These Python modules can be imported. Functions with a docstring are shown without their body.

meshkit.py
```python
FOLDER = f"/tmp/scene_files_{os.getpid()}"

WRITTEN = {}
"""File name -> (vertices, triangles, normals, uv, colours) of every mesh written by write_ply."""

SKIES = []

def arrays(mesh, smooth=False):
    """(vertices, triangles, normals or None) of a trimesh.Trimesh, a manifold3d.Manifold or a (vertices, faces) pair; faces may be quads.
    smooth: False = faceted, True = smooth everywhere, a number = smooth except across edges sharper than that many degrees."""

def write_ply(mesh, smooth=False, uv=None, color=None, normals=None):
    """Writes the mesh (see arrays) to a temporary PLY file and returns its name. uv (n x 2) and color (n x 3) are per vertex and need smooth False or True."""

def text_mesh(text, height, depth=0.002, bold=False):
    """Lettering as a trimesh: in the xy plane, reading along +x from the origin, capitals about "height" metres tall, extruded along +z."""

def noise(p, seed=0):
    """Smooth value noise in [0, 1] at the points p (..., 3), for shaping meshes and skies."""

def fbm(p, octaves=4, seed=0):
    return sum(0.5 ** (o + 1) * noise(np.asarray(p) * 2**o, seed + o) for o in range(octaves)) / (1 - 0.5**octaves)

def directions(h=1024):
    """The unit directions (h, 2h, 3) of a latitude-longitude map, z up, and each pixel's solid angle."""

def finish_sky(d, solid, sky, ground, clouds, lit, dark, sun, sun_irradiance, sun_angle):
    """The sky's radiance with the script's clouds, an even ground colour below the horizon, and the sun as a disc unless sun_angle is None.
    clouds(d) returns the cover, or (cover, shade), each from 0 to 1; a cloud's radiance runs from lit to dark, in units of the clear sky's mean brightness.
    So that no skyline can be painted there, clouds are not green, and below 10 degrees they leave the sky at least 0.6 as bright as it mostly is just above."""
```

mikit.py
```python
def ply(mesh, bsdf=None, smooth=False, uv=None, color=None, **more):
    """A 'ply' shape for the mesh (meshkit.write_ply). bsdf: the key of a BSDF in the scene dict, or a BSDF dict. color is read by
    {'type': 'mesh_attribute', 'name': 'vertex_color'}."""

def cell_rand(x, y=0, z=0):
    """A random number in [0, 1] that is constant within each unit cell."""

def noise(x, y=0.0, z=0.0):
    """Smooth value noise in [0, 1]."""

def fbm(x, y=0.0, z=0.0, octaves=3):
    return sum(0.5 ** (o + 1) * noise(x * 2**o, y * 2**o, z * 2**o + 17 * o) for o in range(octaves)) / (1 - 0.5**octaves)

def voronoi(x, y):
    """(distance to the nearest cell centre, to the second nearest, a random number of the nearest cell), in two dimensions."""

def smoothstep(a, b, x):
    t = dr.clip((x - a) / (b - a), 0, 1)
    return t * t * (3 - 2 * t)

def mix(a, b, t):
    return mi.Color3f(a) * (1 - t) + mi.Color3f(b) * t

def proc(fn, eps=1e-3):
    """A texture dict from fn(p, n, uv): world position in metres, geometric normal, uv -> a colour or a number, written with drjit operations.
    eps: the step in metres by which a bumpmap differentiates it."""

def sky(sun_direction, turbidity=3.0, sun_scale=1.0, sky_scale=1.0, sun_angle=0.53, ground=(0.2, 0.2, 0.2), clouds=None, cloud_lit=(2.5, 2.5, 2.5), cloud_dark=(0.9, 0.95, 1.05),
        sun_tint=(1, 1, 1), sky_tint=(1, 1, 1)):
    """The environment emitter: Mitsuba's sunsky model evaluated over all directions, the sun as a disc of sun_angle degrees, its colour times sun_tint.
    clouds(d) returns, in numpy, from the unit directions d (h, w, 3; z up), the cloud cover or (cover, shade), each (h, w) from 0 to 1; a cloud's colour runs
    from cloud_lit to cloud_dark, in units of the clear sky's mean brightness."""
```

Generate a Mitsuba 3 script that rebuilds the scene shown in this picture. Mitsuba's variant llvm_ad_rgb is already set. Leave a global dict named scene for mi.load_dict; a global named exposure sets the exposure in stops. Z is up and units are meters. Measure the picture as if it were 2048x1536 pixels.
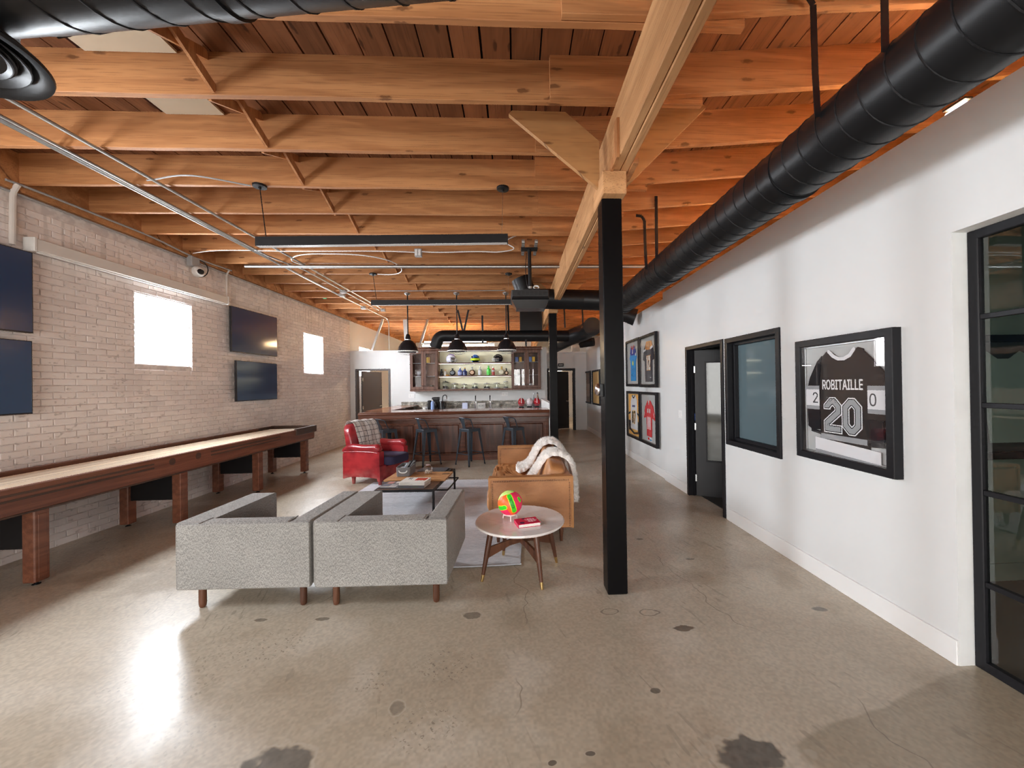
import math, random
import numpy as np, trimesh, shapely.geometry as sg
import drjit as dr
import mitsuba as mi
import mikit, meshkit
from mikit import proc, noise, fbm, voronoi, cell_rand, smoothstep, mix

T = mi.ScalarTransform4f
random.seed(7)
rng = np.random.default_rng(7)
PI = math.pi

# ------------------------------------------------------------------ camera, light, exposure
CAM = (0.0, 0.0, 1.6)
FWD = (0.04906632, 0.99878728, 0.0040586)
UPV = (0.0147719, -0.00478872, 0.99987942)
scene = {
    'camera': {'type': 'perspective', 'fov': 106.117, 'fov_axis': 'x', 'near_clip': 0.05, 'far_clip': 200.0,
               'principal_point_offset_x': -0.02235, 'principal_point_offset_y': 0.0010,
               'to_world': T().look_at(origin=list(CAM), target=[a + b for a, b in zip(CAM, FWD)], up=list(UPV))},
    'sky': {**mikit.sky((-0.5, -0.3, 0.8), turbidity=3.0, sun_scale=0.0, sky_scale=5.0), 'sampling_weight': 0.05},
}
labels = {}
exposure = 0.75
WINDOW_LIGHT = (30.0, 32.0, 34.0)       # daylight on the frosted panes of the brick wall
FRONT_LIGHT = (6.0, 6.0, 5.8)           # storefront behind the camera
TUBE_LIGHT = (48.0, 36.0, 22.0)          # fluorescent tubes behind the bar
UPLIGHT = (150.0, 98.0, 52.0)           # uplight bar over the far rooms
OFFICE_TUBE = (105.0, 60.0, 30.0)         # tubes on the office lid
XL, XR = -4.77, 2.44                    # brick wall, office wall
YB, YF = -4.6, 18.5                     # behind the camera, far end
YP = 11.35                              # partition behind the bar
# (y0, y1, z0, z1) of the windows in the brick wall
WINS = [(5.07, 5.92, 1.935, 2.84), (8.93, 9.80, 1.945, 2.852), (12.0, 12.85, 1.945, 2.84), (1.15, 2.02, 1.935, 2.84), (-2.75, -1.88, 1.935, 2.84)]


def emit(rgb, w=1.0):
    return {'type': 'area', 'radiance': {'type': 'rgb', 'value': list(map(float, rgb))}, 'sampling_weight': float(w)}


# ------------------------------------------------------------------ helpers: keys
def numbered(key):
    taken = lambda k: k in scene or k in labels or any(s.startswith(k + '__') for s in scene)
    if not taken(key):
        return key
    n = 1
    while taken(f'{key}_{n:03d}'):
        n += 1
    return f'{key}_{n:03d}'


_cnt = {}


def fastnum(key):
    """numbered() for long loops"""
    n = _cnt.get(key, -1) + 1
    _cnt[key] = n
    return key if n == 0 else f'{key}_{n:03d}'


def thing(name, label, cat, group=None):
    key = numbered(name)
    labels[key] = {'label': label, 'category': cat}
    if group:
        labels[key]['group'] = group
    return key


def struct(name):
    labels[name] = {'kind': 'structure'}
    return name


def xf(mesh, loc=(0, 0, 0), rz=0.0, rx=0.0, ry=0.0):
    m = mesh.copy()
    R = np.eye(4)
    if rx:
        R = trimesh.transformations.rotation_matrix(rx, [1, 0, 0]) @ R
    if ry:
        R = trimesh.transformations.rotation_matrix(ry, [0, 1, 0]) @ R
    if rz:
        R = trimesh.transformations.rotation_matrix(rz, [0, 0, 1]) @ R
    R = R.copy()
    R[:3, 3] = loc
    m.apply_transform(R)
    return m


PLACE = [np.eye(4)]          # the frame that part() puts meshes in


def at(loc=(0, 0, 0), rz=0.0):
    R = trimesh.transformations.rotation_matrix(rz, [0, 0, 1])
    R[:3, 3] = loc
    PLACE[0] = R


def wallframe(y, z, x):
    """a frame on the office wall: +x reads towards the camera (-Y), +y is up, +z points into the room"""
    R = np.eye(4)
    R[:3, 0], R[:3, 1], R[:3, 2], R[:3, 3] = (0, -1, 0), (0, 0, 1), (-1, 0, 0), (x, y, z)
    PLACE[0] = R


def home():
    PLACE[0] = np.eye(4)


def join(*ms):
    out = []
    for m in ms:
        out.extend(m) if isinstance(m, (list, tuple)) else out.append(m)
    return trimesh.util.concatenate(out) if len(out) > 1 else out[0]


def add(key, mesh, bsdf, smooth=35, **more):
    if isinstance(mesh, (list, tuple)):
        mesh = join(*mesh)
    if not np.allclose(PLACE[0], np.eye(4)):
        mesh = mesh.copy()
        mesh.apply_transform(PLACE[0])
    scene[key] = mikit.ply(mesh, bsdf, smooth=smooth, **more)
    return key


def part(parent, name, mesh, bsdf, smooth=35, label=None, kind=None, **more):
    key = numbered(parent + '__' + name)
    add(key, mesh, bsdf, smooth, **more)
    if label:
        labels.setdefault(key, {})['label'] = label
    if kind:
        labels.setdefault(key, {})['kind'] = kind
    return key


def single(name, mesh, bsdf, label, cat, group=None, smooth=35, **more):
    key = numbered(name)
    add(key, mesh, bsdf, smooth, **more)
    labels[key] = {'label': label, 'category': cat}
    if group:
        labels[key]['group'] = group
    return key


# ------------------------------------------------------------------ helpers: meshes
def hull(pts):
    return trimesh.convex.convex_hull(np.asarray(pts, float))


_BF = np.array([[0, 2, 1], [0, 3, 2], [4, 5, 6], [4, 6, 7], [0, 1, 5], [0, 5, 4], [1, 2, 6], [1, 6, 5], [2, 3, 7], [2, 7, 6], [3, 0, 4], [3, 4, 7]])


def box(x0, x1, y0, y1, z0, z1, b=0.0):
    x0, x1 = min(x0, x1), max(x0, x1)
    y0, y1 = min(y0, y1), max(y0, y1)
    z0, z1 = min(z0, z1), max(z0, z1)
    if b <= 0:
        v = [(x0, y0, z0), (x1, y0, z0), (x1, y1, z0), (x0, y1, z0), (x0, y0, z1), (x1, y0, z1), (x1, y1, z1), (x0, y1, z1)]
        return trimesh.Trimesh(v, _BF, process=False)
    b = min(b, (x1 - x0) * .49, (y1 - y0) * .49, (z1 - z0) * .49)
    p = []
    for x, dx in ((x0, b), (x1, -b)):
        for y, dy in ((y0, b), (y1, -b)):
            for z, dz in ((z0, b), (z1, -b)):
                p += [(x + dx, y + dy, z), (x + dx, y, z + dz), (x, y + dy, z + dz)]
    return hull(p)


def rbox(x0, x1, y0, y1, z0, z1, r=0.02, n=4):
    """box with rounded edges"""
    r = min(r, abs(x1 - x0) * .499, abs(y1 - y0) * .499, abs(z1 - z0) * .499)
    a = np.linspace(0, PI / 2, n)
    o = np.array([(math.cos(t) * math.cos(f), math.cos(t) * math.sin(f), math.sin(t)) for t in a for f in a]) * r
    p = []
    for x, s in ((x0 + r, -1), (x1 - r, 1)):
        for y, t in ((y0 + r, -1), (y1 - r, 1)):
            for z, u in ((z0 + r, -1), (z1 - r, 1)):
                p.append(o * (s, t, u) + (x, y, z))
    return hull(np.vstack(p))


def grid(nu, nv, f, closed_u=False):
    """mesh from f(u, v) in [0,1]^2 (vectorised: arrays in, (n,3) out)"""
    u = np.linspace(0, 1, nu + 1)[:nu + (0 if closed_u else 1)]
    v = np.linspace(0, 1, nv + 1)
    U, V = np.meshgrid(u, v, indexing='ij')
    P = np.asarray(f(U.ravel(), V.ravel()), float)
    mu, mv = len(u), nv + 1
    F = []
    for i in range(mu if closed_u else mu - 1):
        j = (i + 1) % mu
        for k in range(nv):
            a, b, c, d = i * mv + k, j * mv + k, j * mv + k + 1, i * mv + k + 1
            F += [(a, b, c), (a, c, d)]
    return trimesh.Trimesh(P, F, process=False)


def pillow(sx, sy, sz, e=0.35, n=14, m=10, sag=0.0, lump=0.0, seed=0):
    """cushion: superellipsoid centred on the origin"""
    def sp(a, p):
        return np.sign(a) * np.abs(a) ** p

    def f(u, v):
        a, b = u * 2 * PI, (v - .5) * PI
        cb = sp(np.cos(b), e)
        p = np.stack([cb * sp(np.cos(a), e) * sx / 2, cb * sp(np.sin(a), e) * sy / 2, sp(np.sin(b), e) * sz / 2], 1)
        if lump:
            p = p + (meshkit.fbm(p * 9.0, 3, seed)[:, None] - .5) * lump * np.array([.3, .3, 1.])
        return p
    return grid(4 * n, 2 * m, f, True)


def frames(P):
    P = np.asarray(P, float)
    t = np.gradient(P, axis=0)
    t /= np.linalg.norm(t, axis=1, keepdims=True) + 1e-12
    n = np.cross(t[0], [0, 0, 1.0])
    if np.linalg.norm(n) < 1e-3:
        n = np.cross(t[0], [1.0, 0, 0])
    N = []
    for k in range(len(P)):
        n = n - t[k] * (n @ t[k])
        n /= np.linalg.norm(n) + 1e-12
        N.append(n)
    N = np.array(N)
    return P, N, np.cross(t, N)


def tube(P, r, n=10, caps=True):
    """round tube along points; r is a number or one per point"""
    P, N, B = frames(P)
    r = np.broadcast_to(np.asarray(r, float), (len(P),))
    a = np.arange(n) / n * 2 * PI
    V = (P[:, None] + r[:, None, None] * (N[:, None] * np.cos(a)[None, :, None] + B[:, None] * np.sin(a)[None, :, None])).reshape(-1, 3)
    F = []
    for k in range(len(P) - 1):
        for i in range(n):
            j = (i + 1) % n
            F += [(k * n + i, (k + 1) * n + i, (k + 1) * n + j), (k * n + i, (k + 1) * n + j, k * n + j)]
    if caps:
        c0, c1 = len(V), len(V) + 1
        V = np.vstack([V, P[0], P[-1]])
        e = (len(P) - 1) * n
        for i in range(n):
            j = (i + 1) % n
            F += [(c0, i, j), (c1, e + j, e + i)]
    m = trimesh.Trimesh(V, F, process=False)
    if m.volume < 0:
        m.invert()
    return m


def rounded(P, r=0.1, n=6):
    """polyline with its corners rounded"""
    P = [np.asarray(p, float) for p in P]
    out = [P[0]]
    for a, b, c in zip(P, P[1:], P[2:]):
        da, dc = np.linalg.norm(a - b), np.linalg.norm(c - b)
        q = min(r, da * .48, dc * .48)
        p0, p2 = b + (a - b) / da * q, b + (c - b) / dc * q
        for t in np.linspace(0, 1, n):
            out.append((1 - t) ** 2 * p0 + 2 * t * (1 - t) * b + t * t * p2)
    out.append(P[-1])
    return np.array(out)


def spline(P, n=40):
    from scipy.interpolate import CubicSpline
    P = np.asarray(P, float)
    s = np.r_[0, np.cumsum(np.linalg.norm(np.diff(P, axis=0), axis=1))]
    return CubicSpline(s, P)(np.linspace(0, s[-1], n))


def bar(p, q, w, h=None, up=(0, 0, 1)):
    """rectangular bar from p to q, w wide and h high"""
    p, q = np.asarray(p, float), np.asarray(q, float)
    t = (q - p) / np.linalg.norm(q - p)
    s = np.cross(t, up)
    if np.linalg.norm(s) < 1e-6:
        s = np.cross(t, (1, 0, 0))
    s /= np.linalg.norm(s)
    u = np.cross(s, t)
    h = w if h is None else h
    V = [e + s * a * w / 2 + u * b * h / 2 for e in (p, q) for a, b in ((-1, -1), (1, -1), (1, 1), (-1, 1))]
    return hull(V)


def cone(p, q, r0, r1, n=14):
    return tube([p, q], [r0, r1], n)


def lathe(prof, n=28):
    """profile of (r, z) turned about z"""
    P = np.asarray(prof, float)
    a = np.arange(n) / n * 2 * PI
    V = np.stack([P[:, 0][:, None] * np.cos(a), P[:, 0][:, None] * np.sin(a), np.repeat(P[:, 1][:, None], n, 1)], -1).reshape(-1, 3)
    F = []
    for k in range(len(P) - 1):
        for i in range(n):
            j = (i + 1) % n
            if P[k, 0] > 1e-9:
                F.append((k * n + i, k * n + j, (k + 1) * n + j))
            if P[k + 1, 0] > 1e-9:
                F.append((k * n + i, (k + 1) * n + j, (k + 1) * n + i))
    m = trimesh.Trimesh(V, F, process=False)
    m.merge_vertices()
    return m


def extr(poly, h):
    """polygon (list of xy or shapely) extruded along +z"""
    if not hasattr(poly, 'area'):
        poly = sg.Polygon(poly)
    gs = getattr(poly, 'geoms', [poly])
    return join([trimesh.creation.extrude_polygon(g, h, engine='earcut') for g in gs])


def rot_to(mesh, axis):
    """stand an xy extrusion up: 'x' -> (x,y,z) becomes (z,x,y); 'y' -> (x,y,z) becomes (x,z,y) with z running along y"""
    m = mesh.copy()
    v = m.vertices.copy()
    if axis == 'x':
        m.vertices = v[:, [2, 0, 1]]
    else:
        m.vertices = v[:, [0, 2, 1]]
        m.invert()
    return m


def prism_x(poly_yz, x0, x1):
    return xf(rot_to(extr(poly_yz, x1 - x0), 'x'), (x0, 0, 0))


def prism_y(poly_xz, y0, y1):
    return xf(rot_to(extr(poly_xz, y1 - y0), 'y'), (0, y0, 0))


def frame4(w, h, t, d, b=0.004):
    """picture frame lying in xy, centred, d deep along +z: four mitred bars"""
    out = []
    W, H = w / 2, h / 2
    for a in range(4):
        L, S = (W, H) if a % 2 == 0 else (H, W)
        pts = []
        for z, ins in ((0, 0), (d - b, 0), (d, b)):
            pts += [(-L + ins, -S + ins, z), (L - ins, -S + ins, z)]
        for z, ins in ((0, 0), (d - b, 0), (d, b)):
            pts += [(-L + t - ins, -S + t - ins, z), (L - t + ins, -S + t - ins, z)]
        out.append(xf(hull(pts), rz=a * PI / 2))
    return join(out)


def text(s, h, depth=0.002, bold=False, w=None):
    """lettering centred on the origin, squeezed to width w"""
    m = meshkit.text_mesh(s, h, depth, bold)
    lo, hi = m.bounds
    m.apply_translation([-(lo[0] + hi[0]) / 2, -(lo[1] + hi[1]) / 2, 0])
    if w:
        m.vertices[:, 0] *= w / (hi[0] - lo[0])
    return m
# ------------------------------------------------------------------ materials
def rgb(c):
    return {'type': 'rgb', 'value': [float(x) for x in c]}


def srgb(r, g, b):
    return [((x / 255 + .055) / 1.055) ** 2.4 if x > 10 else x / 255 / 12.92 for x in (r, g, b)]


def mat(name, color, rough=0.6, metal=0.0, spec=0.5, bump=None, bs=1.0, **kw):
    c = color if isinstance(color, dict) else rgb(color)
    d = {'type': 'principled', 'base_color': c, 'roughness': rough if isinstance(rough, dict) else float(rough), 'metallic': float(metal), 'specular': float(spec), **kw}
    if bump is not None:
        d = {'type': 'bumpmap', 'arbitrary': bump, 'scale': float(bs), 'bsdf': d}
    scene[name] = {'type': 'twosided', 'bsdf': d}
    return name


def grain(axis, c0, c1, c2, freq=16.0, knots=0.0, tone=0.25, cell=None):
    """wood with grain running along one axis (0, 1, 2)"""
    o = [k for k in range(3) if k != axis]

    def fn(p, n, uv):
        q = [p.x, p.y, p.z]
        l = q[axis]
        a, b = q[o[0]], q[o[1]]
        w = fbm(l * 1.3, a * 4, b * 4, 3)
        g = fbm(l * 1.1, a * freq + w * 2.5, b * freq + w * 2.5, 4)
        f = noise(l * 6.0, a * freq * 9, b * freq * 9)
        c = mix(c0, c1, smoothstep(.3, .72, g))
        c = mix(c, c2, smoothstep(.52, .9, f) * .45)
        t = fbm(l * .7 + 5, a * 1.3, b * 1.3, 2)
        k = 1 + tone * (t - .5) * 2
        if cell:
            k = k * (1 + .34 * (cell_rand(dr.floor(q[cell[0]] / cell[1] + cell[2]), 3.0, 1.0) - .5))
        if knots:
            d1, d2, r = voronoi(l * 2.6 + w * .6, (a + b) * 9.0 + w)
            kn = smoothstep(.15, .06, d1 + (noise(l * 60, a * 60, b * 60) - .5) * .08) * smoothstep(1 - knots, 1 - knots + .01, r)
            c = mix(c, mi.Color3f(c2) * .6, kn * .8)
        return c * k
    return proc(fn)


def f_floor(p, n, uv):
    x, y = p.x, p.y
    big = fbm(x * .55 + 3, y * .55, 0, 4)
    med = fbm(x * 2.3, y * 2.3 + 9, 1, 4)
    c = mix((.385, .325, .245), (.485, .425, .340), smoothstep(.25, .75, big))
    c = mix(c, (.55, .50, .425), smoothstep(.55, .8, med) * .5)
    c = mix(c, (.30, .24, .17), smoothstep(.42, .2, med) * .55)
    fine = noise(x * 75, y * 75)
    c = c * (.90 + .2 * fine)
    # exposed aggregate: clusters of dark and light chips
    clus = smoothstep(.60, .78, fbm(x * 1.6 + 31, y * 1.6 + 4, 2, 3)) * .6
    for cx, cy, rr in ((-1.56, 2.47, .33), (-.42, 2.25, .26), (-.45, 1.85, .25), (-.8, 2.15, .16)):
        clus = dr.maximum(clus, smoothstep(rr, rr * .35, dr.sqrt(dr.square(x - cx) + dr.square((y - cy) * 1.2))))
    wx = (noise(x * 90, y * 90, 3) - .5) * .9
    d1, d2, r = voronoi(x * 52 + wx, y * 52 - wx)
    chip = smoothstep(.40, .22, d1 + (r - .5) * .35) * smoothstep(.45, .5, r) * clus
    c = mix(c, mix((.15, .125, .095), (.50, .46, .39), smoothstep(.6, .9, r)), chip * .6)
    # a darker second pour by the glass door
    e = (fbm(x * 5, y * 5, 7, 2) - .5) * .06
    line = (y + e) - (1.66 + (x - 1.24) * .295)
    pour = smoothstep(.012, -.012, line) * smoothstep(1.18, 1.24, x + e)
    c = mix(c, c * mi.Color3f(.74, .72, .68), pour)
    # spalls and stains, each with a ragged edge
    rag = fbm(x * 17, y * 17, 5, 3) - .5
    ang = fbm(x * 6, y * 6, 11, 3) - .5
    for cx, cy, ax, ay, col, a in ((-1.05, 1.70, .155, .085, (.10, .092, .08), .85), (1.0, 1.62, .17, .085, (.085, .078, .068), .9),
                                   (1.07, 2.465, .10, .032, (.085, .055, .035), .85), (-.327, 2.713, .06, .045, (.115, .10, .08), .7),
                                   (2.09, 2.60, .07, .03, (.13, .125, .115), .75), (.70, 1.98, .032, .022, (.10, .085, .07), .8),
                                   (-1.8, 2.764, .05, .022, (.12, .10, .075), .7), (-1.37, 2.744, .05, .02, (.12, .10, .075), .7),
                                   (-.10, 1.60, .03, .02, (.07, .06, .05), .8), (.13, 1.63, .02, .014, (.07, .06, .05), .8), (.30, 1.66, .022, .012, (.08, .07, .06), .8),
                                   (1.55, 3.42, .05, .02, (.13, .11, .09), .7), (1.25, 3.9, .04, .02, (.13, .11, .09), .6), (-.62, 1.96, .04, .05, (.12, .1, .08), .5)):
        d = dr.sqrt(dr.square((x - cx) / ax) + dr.square((y - cy) / ay)) + rag * .9 + ang * .7
        m = smoothstep(1.05, .8, d)
        c = mix(c, mi.Color3f(col) * (.75 + .7 * fbm(x * 40, y * 40, 3, 2)), m * a)
        c = mix(c, (.48, .44, .37), smoothstep(1.25, 1.1, d) * smoothstep(.95, 1.1, d) * .35)
    for cx, cy, ax, ay in ((.632, 2.683, .055, .032), (.903, 2.651, .07, .035)):          # pale rings
        d = dr.sqrt(dr.square((x - cx) / ax) + dr.square((y - cy) / ay)) + rag * .6
        c = mix(c, (.14, .12, .10), smoothstep(.14, .04, dr.abs(d - 1)) * .6)
    # hairline cracks
    for a0, b0, s0 in ((-.19, 0., 0.), (-1.9, 1., .35), (1.3, 2., -.25)):
        w = fbm(y * 3 + b0 * 7, b0, 0, 4) * .35
        dd = dr.abs(x - (a0 + s0 * (y - 2.5) + w))
        c = mix(c, (.16, .135, .105), smoothstep(.006, .001, dd) * .55 * smoothstep(.4, .6, noise(y * 3, b0)))
    # faint scratches
    sc = smoothstep(.83, .9, noise(x * 60 + y * 22, y * 9 - x * 4)) * smoothstep(.5, .7, fbm(x * 3, y * 3, 9, 2))
    c = mix(c, (.2, .17, .13), sc * .35)
    return c


def f_floor_rough(p, n, uv):
    return .17 + .22 * fbm(p.x * 2.1, p.y * 2.1, 3, 3) + .08 * noise(p.x * 30, p.y * 30)


def f_paintbrick(p, n, uv):
    t = fbm(p.y * 3, p.z * 3, p.x, 3)
    s = fbm(p.y * 22, p.z * 30, p.x * 5, 3)
    r = cell_rand(dr.floor(p.y / .21 + .5 * dr.floor(p.z / .0695)), dr.floor(p.z / .0695), 2)
    c = mix((.74, .665, .635), (.82, .755, .72), smoothstep(.25, .75, t))
    c = c * (.93 + .12 * r)
    c = mix(c, (.36, .31, .28), smoothstep(.66, .8, s) * .6)
    run = smoothstep(.62, .8, noise(p.y * 26, p.z * 2.2)) * smoothstep(2.6, 3.3, p.z)
    return mix(c, (.5, .45, .42), run * .5)


def f_mortar(p, n, uv):
    s = fbm(p.y * 20, p.z * 20, 2, 3)
    return mix((.58, .515, .49), (.72, .655, .62), smoothstep(.3, .7, s))


def f_plaster(p, n, uv):
    t = fbm(p.x * 1.1, p.y * 1.1, p.z * 1.1, 3)
    return mix((.655, .66, .655), (.70, .705, .70), t)


def f_fabric(p, n, uv):
    a = noise(p.x * 420, p.y * 420, p.z * 420)
    b = noise(p.x * 190, p.y * 190, p.z * 260)
    t = fbm(p.x * 5, p.y * 5, p.z * 5, 3)
    c = mix((.16, .153, .145), (.37, .358, .335), smoothstep(.22, .80, .4 * a + .6 * b))
    return c * (.86 + .24 * t)


def f_fabric_bump(p, n, uv):
    return noise(p.x * 420, p.y * 420, p.z * 420)


def f_tan(p, n, uv):
    t = fbm(p.x * 3.2, p.y * 3.2, p.z * 3.2, 4)
    s = noise(p.x * 160, p.y * 160, p.z * 160)
    c = mix((.30, .118, .038), (.47, .215, .082), smoothstep(.25, .75, t))
    return c * (.88 + .2 * s)


def f_redleather(p, n, uv):
    t = fbm(p.x * 5, p.y * 5, p.z * 5, 4)
    worn = smoothstep(.30, .10, p.z + .12 * (fbm(p.x * 6, p.y * 6, p.z * 6, 3) - .5)) * smoothstep(.3, .8, fbm(p.x * 9, p.y * 9, p.z * 9, 4))
    c = mix((.20, .012, .018), (.40, .030, .035), smoothstep(.25, .75, t))
    return mix(c, (.50, .17, .15), worn * .6)


def f_marble(p, n, uv):
    w = fbm(p.x * 5, p.y * 5, 2, 4)
    v = dr.abs(fbm(p.x * 4 + w * 2.2, p.y * 5 - w * 1.4, 7, 4) - .5)
    c = mix((.80, .765, .745), (.71, .665, .64), smoothstep(.35, .7, w))
    return mix(c, (.50, .42, .38), smoothstep(.03, .002, v) * .2)


def f_rug(p, n, uv):
    rows = noise(p.x * 26, p.y * 190)
    t = fbm(p.x * 2.6, p.y * 2.6, 3, 3)
    st = smoothstep(.45, .62, noise(p.x * .8, p.y * 11))
    c = mix((.50, .51, .55), (.70, .71, .74), rows)
    return mix(c, c * .82, st * .5) * (.9 + .2 * t)


def f_rugbump(p, n, uv):
    return dr.sin(p.y * 520) * .5 + noise(p.x * 90, p.y * 160)


def f_stone(p, n, uv):
    t = fbm(p.x * 9, p.y * 9, p.z * 9, 4)
    r = cell_rand(dr.floor(p.x * 6.1), dr.floor((p.z - .952) / .052), 3)
    c = mix((.22, .195, .16), (.60, .56, .48), smoothstep(.3, .75, t)) * (.55 + .8 * cell_rand(dr.floor(p.x * 6.1), dr.floor((p.z - .952) / .052), 9))
    return mix(c, c * mi.Color3f(.75, .78, .8), r * .7)


def f_plaid(p, n, uv):
    # woven check follows the blanket's own uv, in metres
    u, v = uv.x, uv.y
    def line(a):
        q = a / .092
        return smoothstep(.055, .030, dr.abs(q - dr.floor(q) - .5))
    w = .94 + .1 * noise(u * 500, v * 500)
    return mix(mi.Color3f(.68, .645, .62) * w, (.03, .024, .03), dr.maximum(line(u), line(v)))


def f_fur(p, n, uv):
    a = fbm(p.x * 55, p.y * 55, p.z * 55, 3)
    return mix((.82, .79, .75), (.93, .92, .90), a)


FL = proc(f_floor)
mat('m_floor', FL, proc(f_floor_rough), spec=.42)
mat('m_brick', proc(f_paintbrick), .62, spec=.3, bump=proc(lambda p, n, uv: fbm(p.y * 45, p.z * 45, p.x * 45, 3)), bs=.004)
mat('m_mortar', proc(f_mortar), .8, spec=.2)
mat('m_plaster', proc(f_plaster), .55, spec=.25)
mat('m_white', (.78, .78, .77), .45, spec=.35)
JC = ((.355, .150, .058), (.47, .220, .090), (.215, .082, .030))
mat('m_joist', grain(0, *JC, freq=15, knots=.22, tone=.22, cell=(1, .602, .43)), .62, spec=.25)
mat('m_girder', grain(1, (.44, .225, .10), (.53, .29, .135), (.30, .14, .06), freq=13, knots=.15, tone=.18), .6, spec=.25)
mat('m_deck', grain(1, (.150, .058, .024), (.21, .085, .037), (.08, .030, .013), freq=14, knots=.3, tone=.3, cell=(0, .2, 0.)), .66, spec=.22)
mat('m_brace', grain(2, *JC, freq=22, tone=.25), .62, spec=.25)
mat('m_ply', grain(0, (.40, .20, .08), (.50, .26, .105), (.27, .12, .045), freq=7, knots=.2, tone=.2), .6, spec=.25)
mat('m_palepanel', (.50, .42, .31), .6, spec=.3)
mat('m_roof', (.05, .035, .03), .9, spec=.1)
mat('m_barwood', grain(2, (.055, .018, .010), (.110, .037, .019), (.032, .011, .007), freq=22, tone=.3), .33, spec=.5)
mat('m_barrail', grain(0, (.085, .028, .015), (.15, .052, .027), (.05, .017, .010), freq=26, tone=.25), .28, spec=.5)
mat('m_bartop', grain(0, (.115, .042, .022), (.20, .078, .040), (.07, .025, .014), freq=26, tone=.25), .10, spec=.6)
mat('m_cabwood', grain(2, (.085, .034, .020), (.15, .066, .039), (.05, .021, .013), freq=30, tone=.25), .42, spec=.45)
mat('m_shuffle', grain(1, (.135, .047, .026), (.20, .075, .040), (.085, .028, .015), freq=24, tone=.25), .35, spec=.5)
mat('m_shuffledark', grain(1, (.055, .030, .020), (.085, .046, .030), (.035, .018, .012), freq=24, tone=.2), .38, spec=.45)
mat('m_maple', grain(1, (.83, .68, .49), (.88, .77, .60), (.76, .60, .41), freq=34, tone=.15, cell=(0, .03, 0.)), .16, spec=.5)
mat('m_walnut', grain(2, (.070, .025, .012), (.125, .048, .023), (.04, .014, .007), freq=32, tone=.2), .36, spec=.5)
mat('m_oak', grain(0, (.38, .175, .065), (.49, .245, .10), (.27, .11, .04), freq=26, tone=.15), .42, spec=.45)
mat('m_tabledark', grain(0, (.10, .058, .042), (.16, .095, .068), (.06, .035, .025), freq=26, tone=.15), .33, spec=.5)
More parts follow.
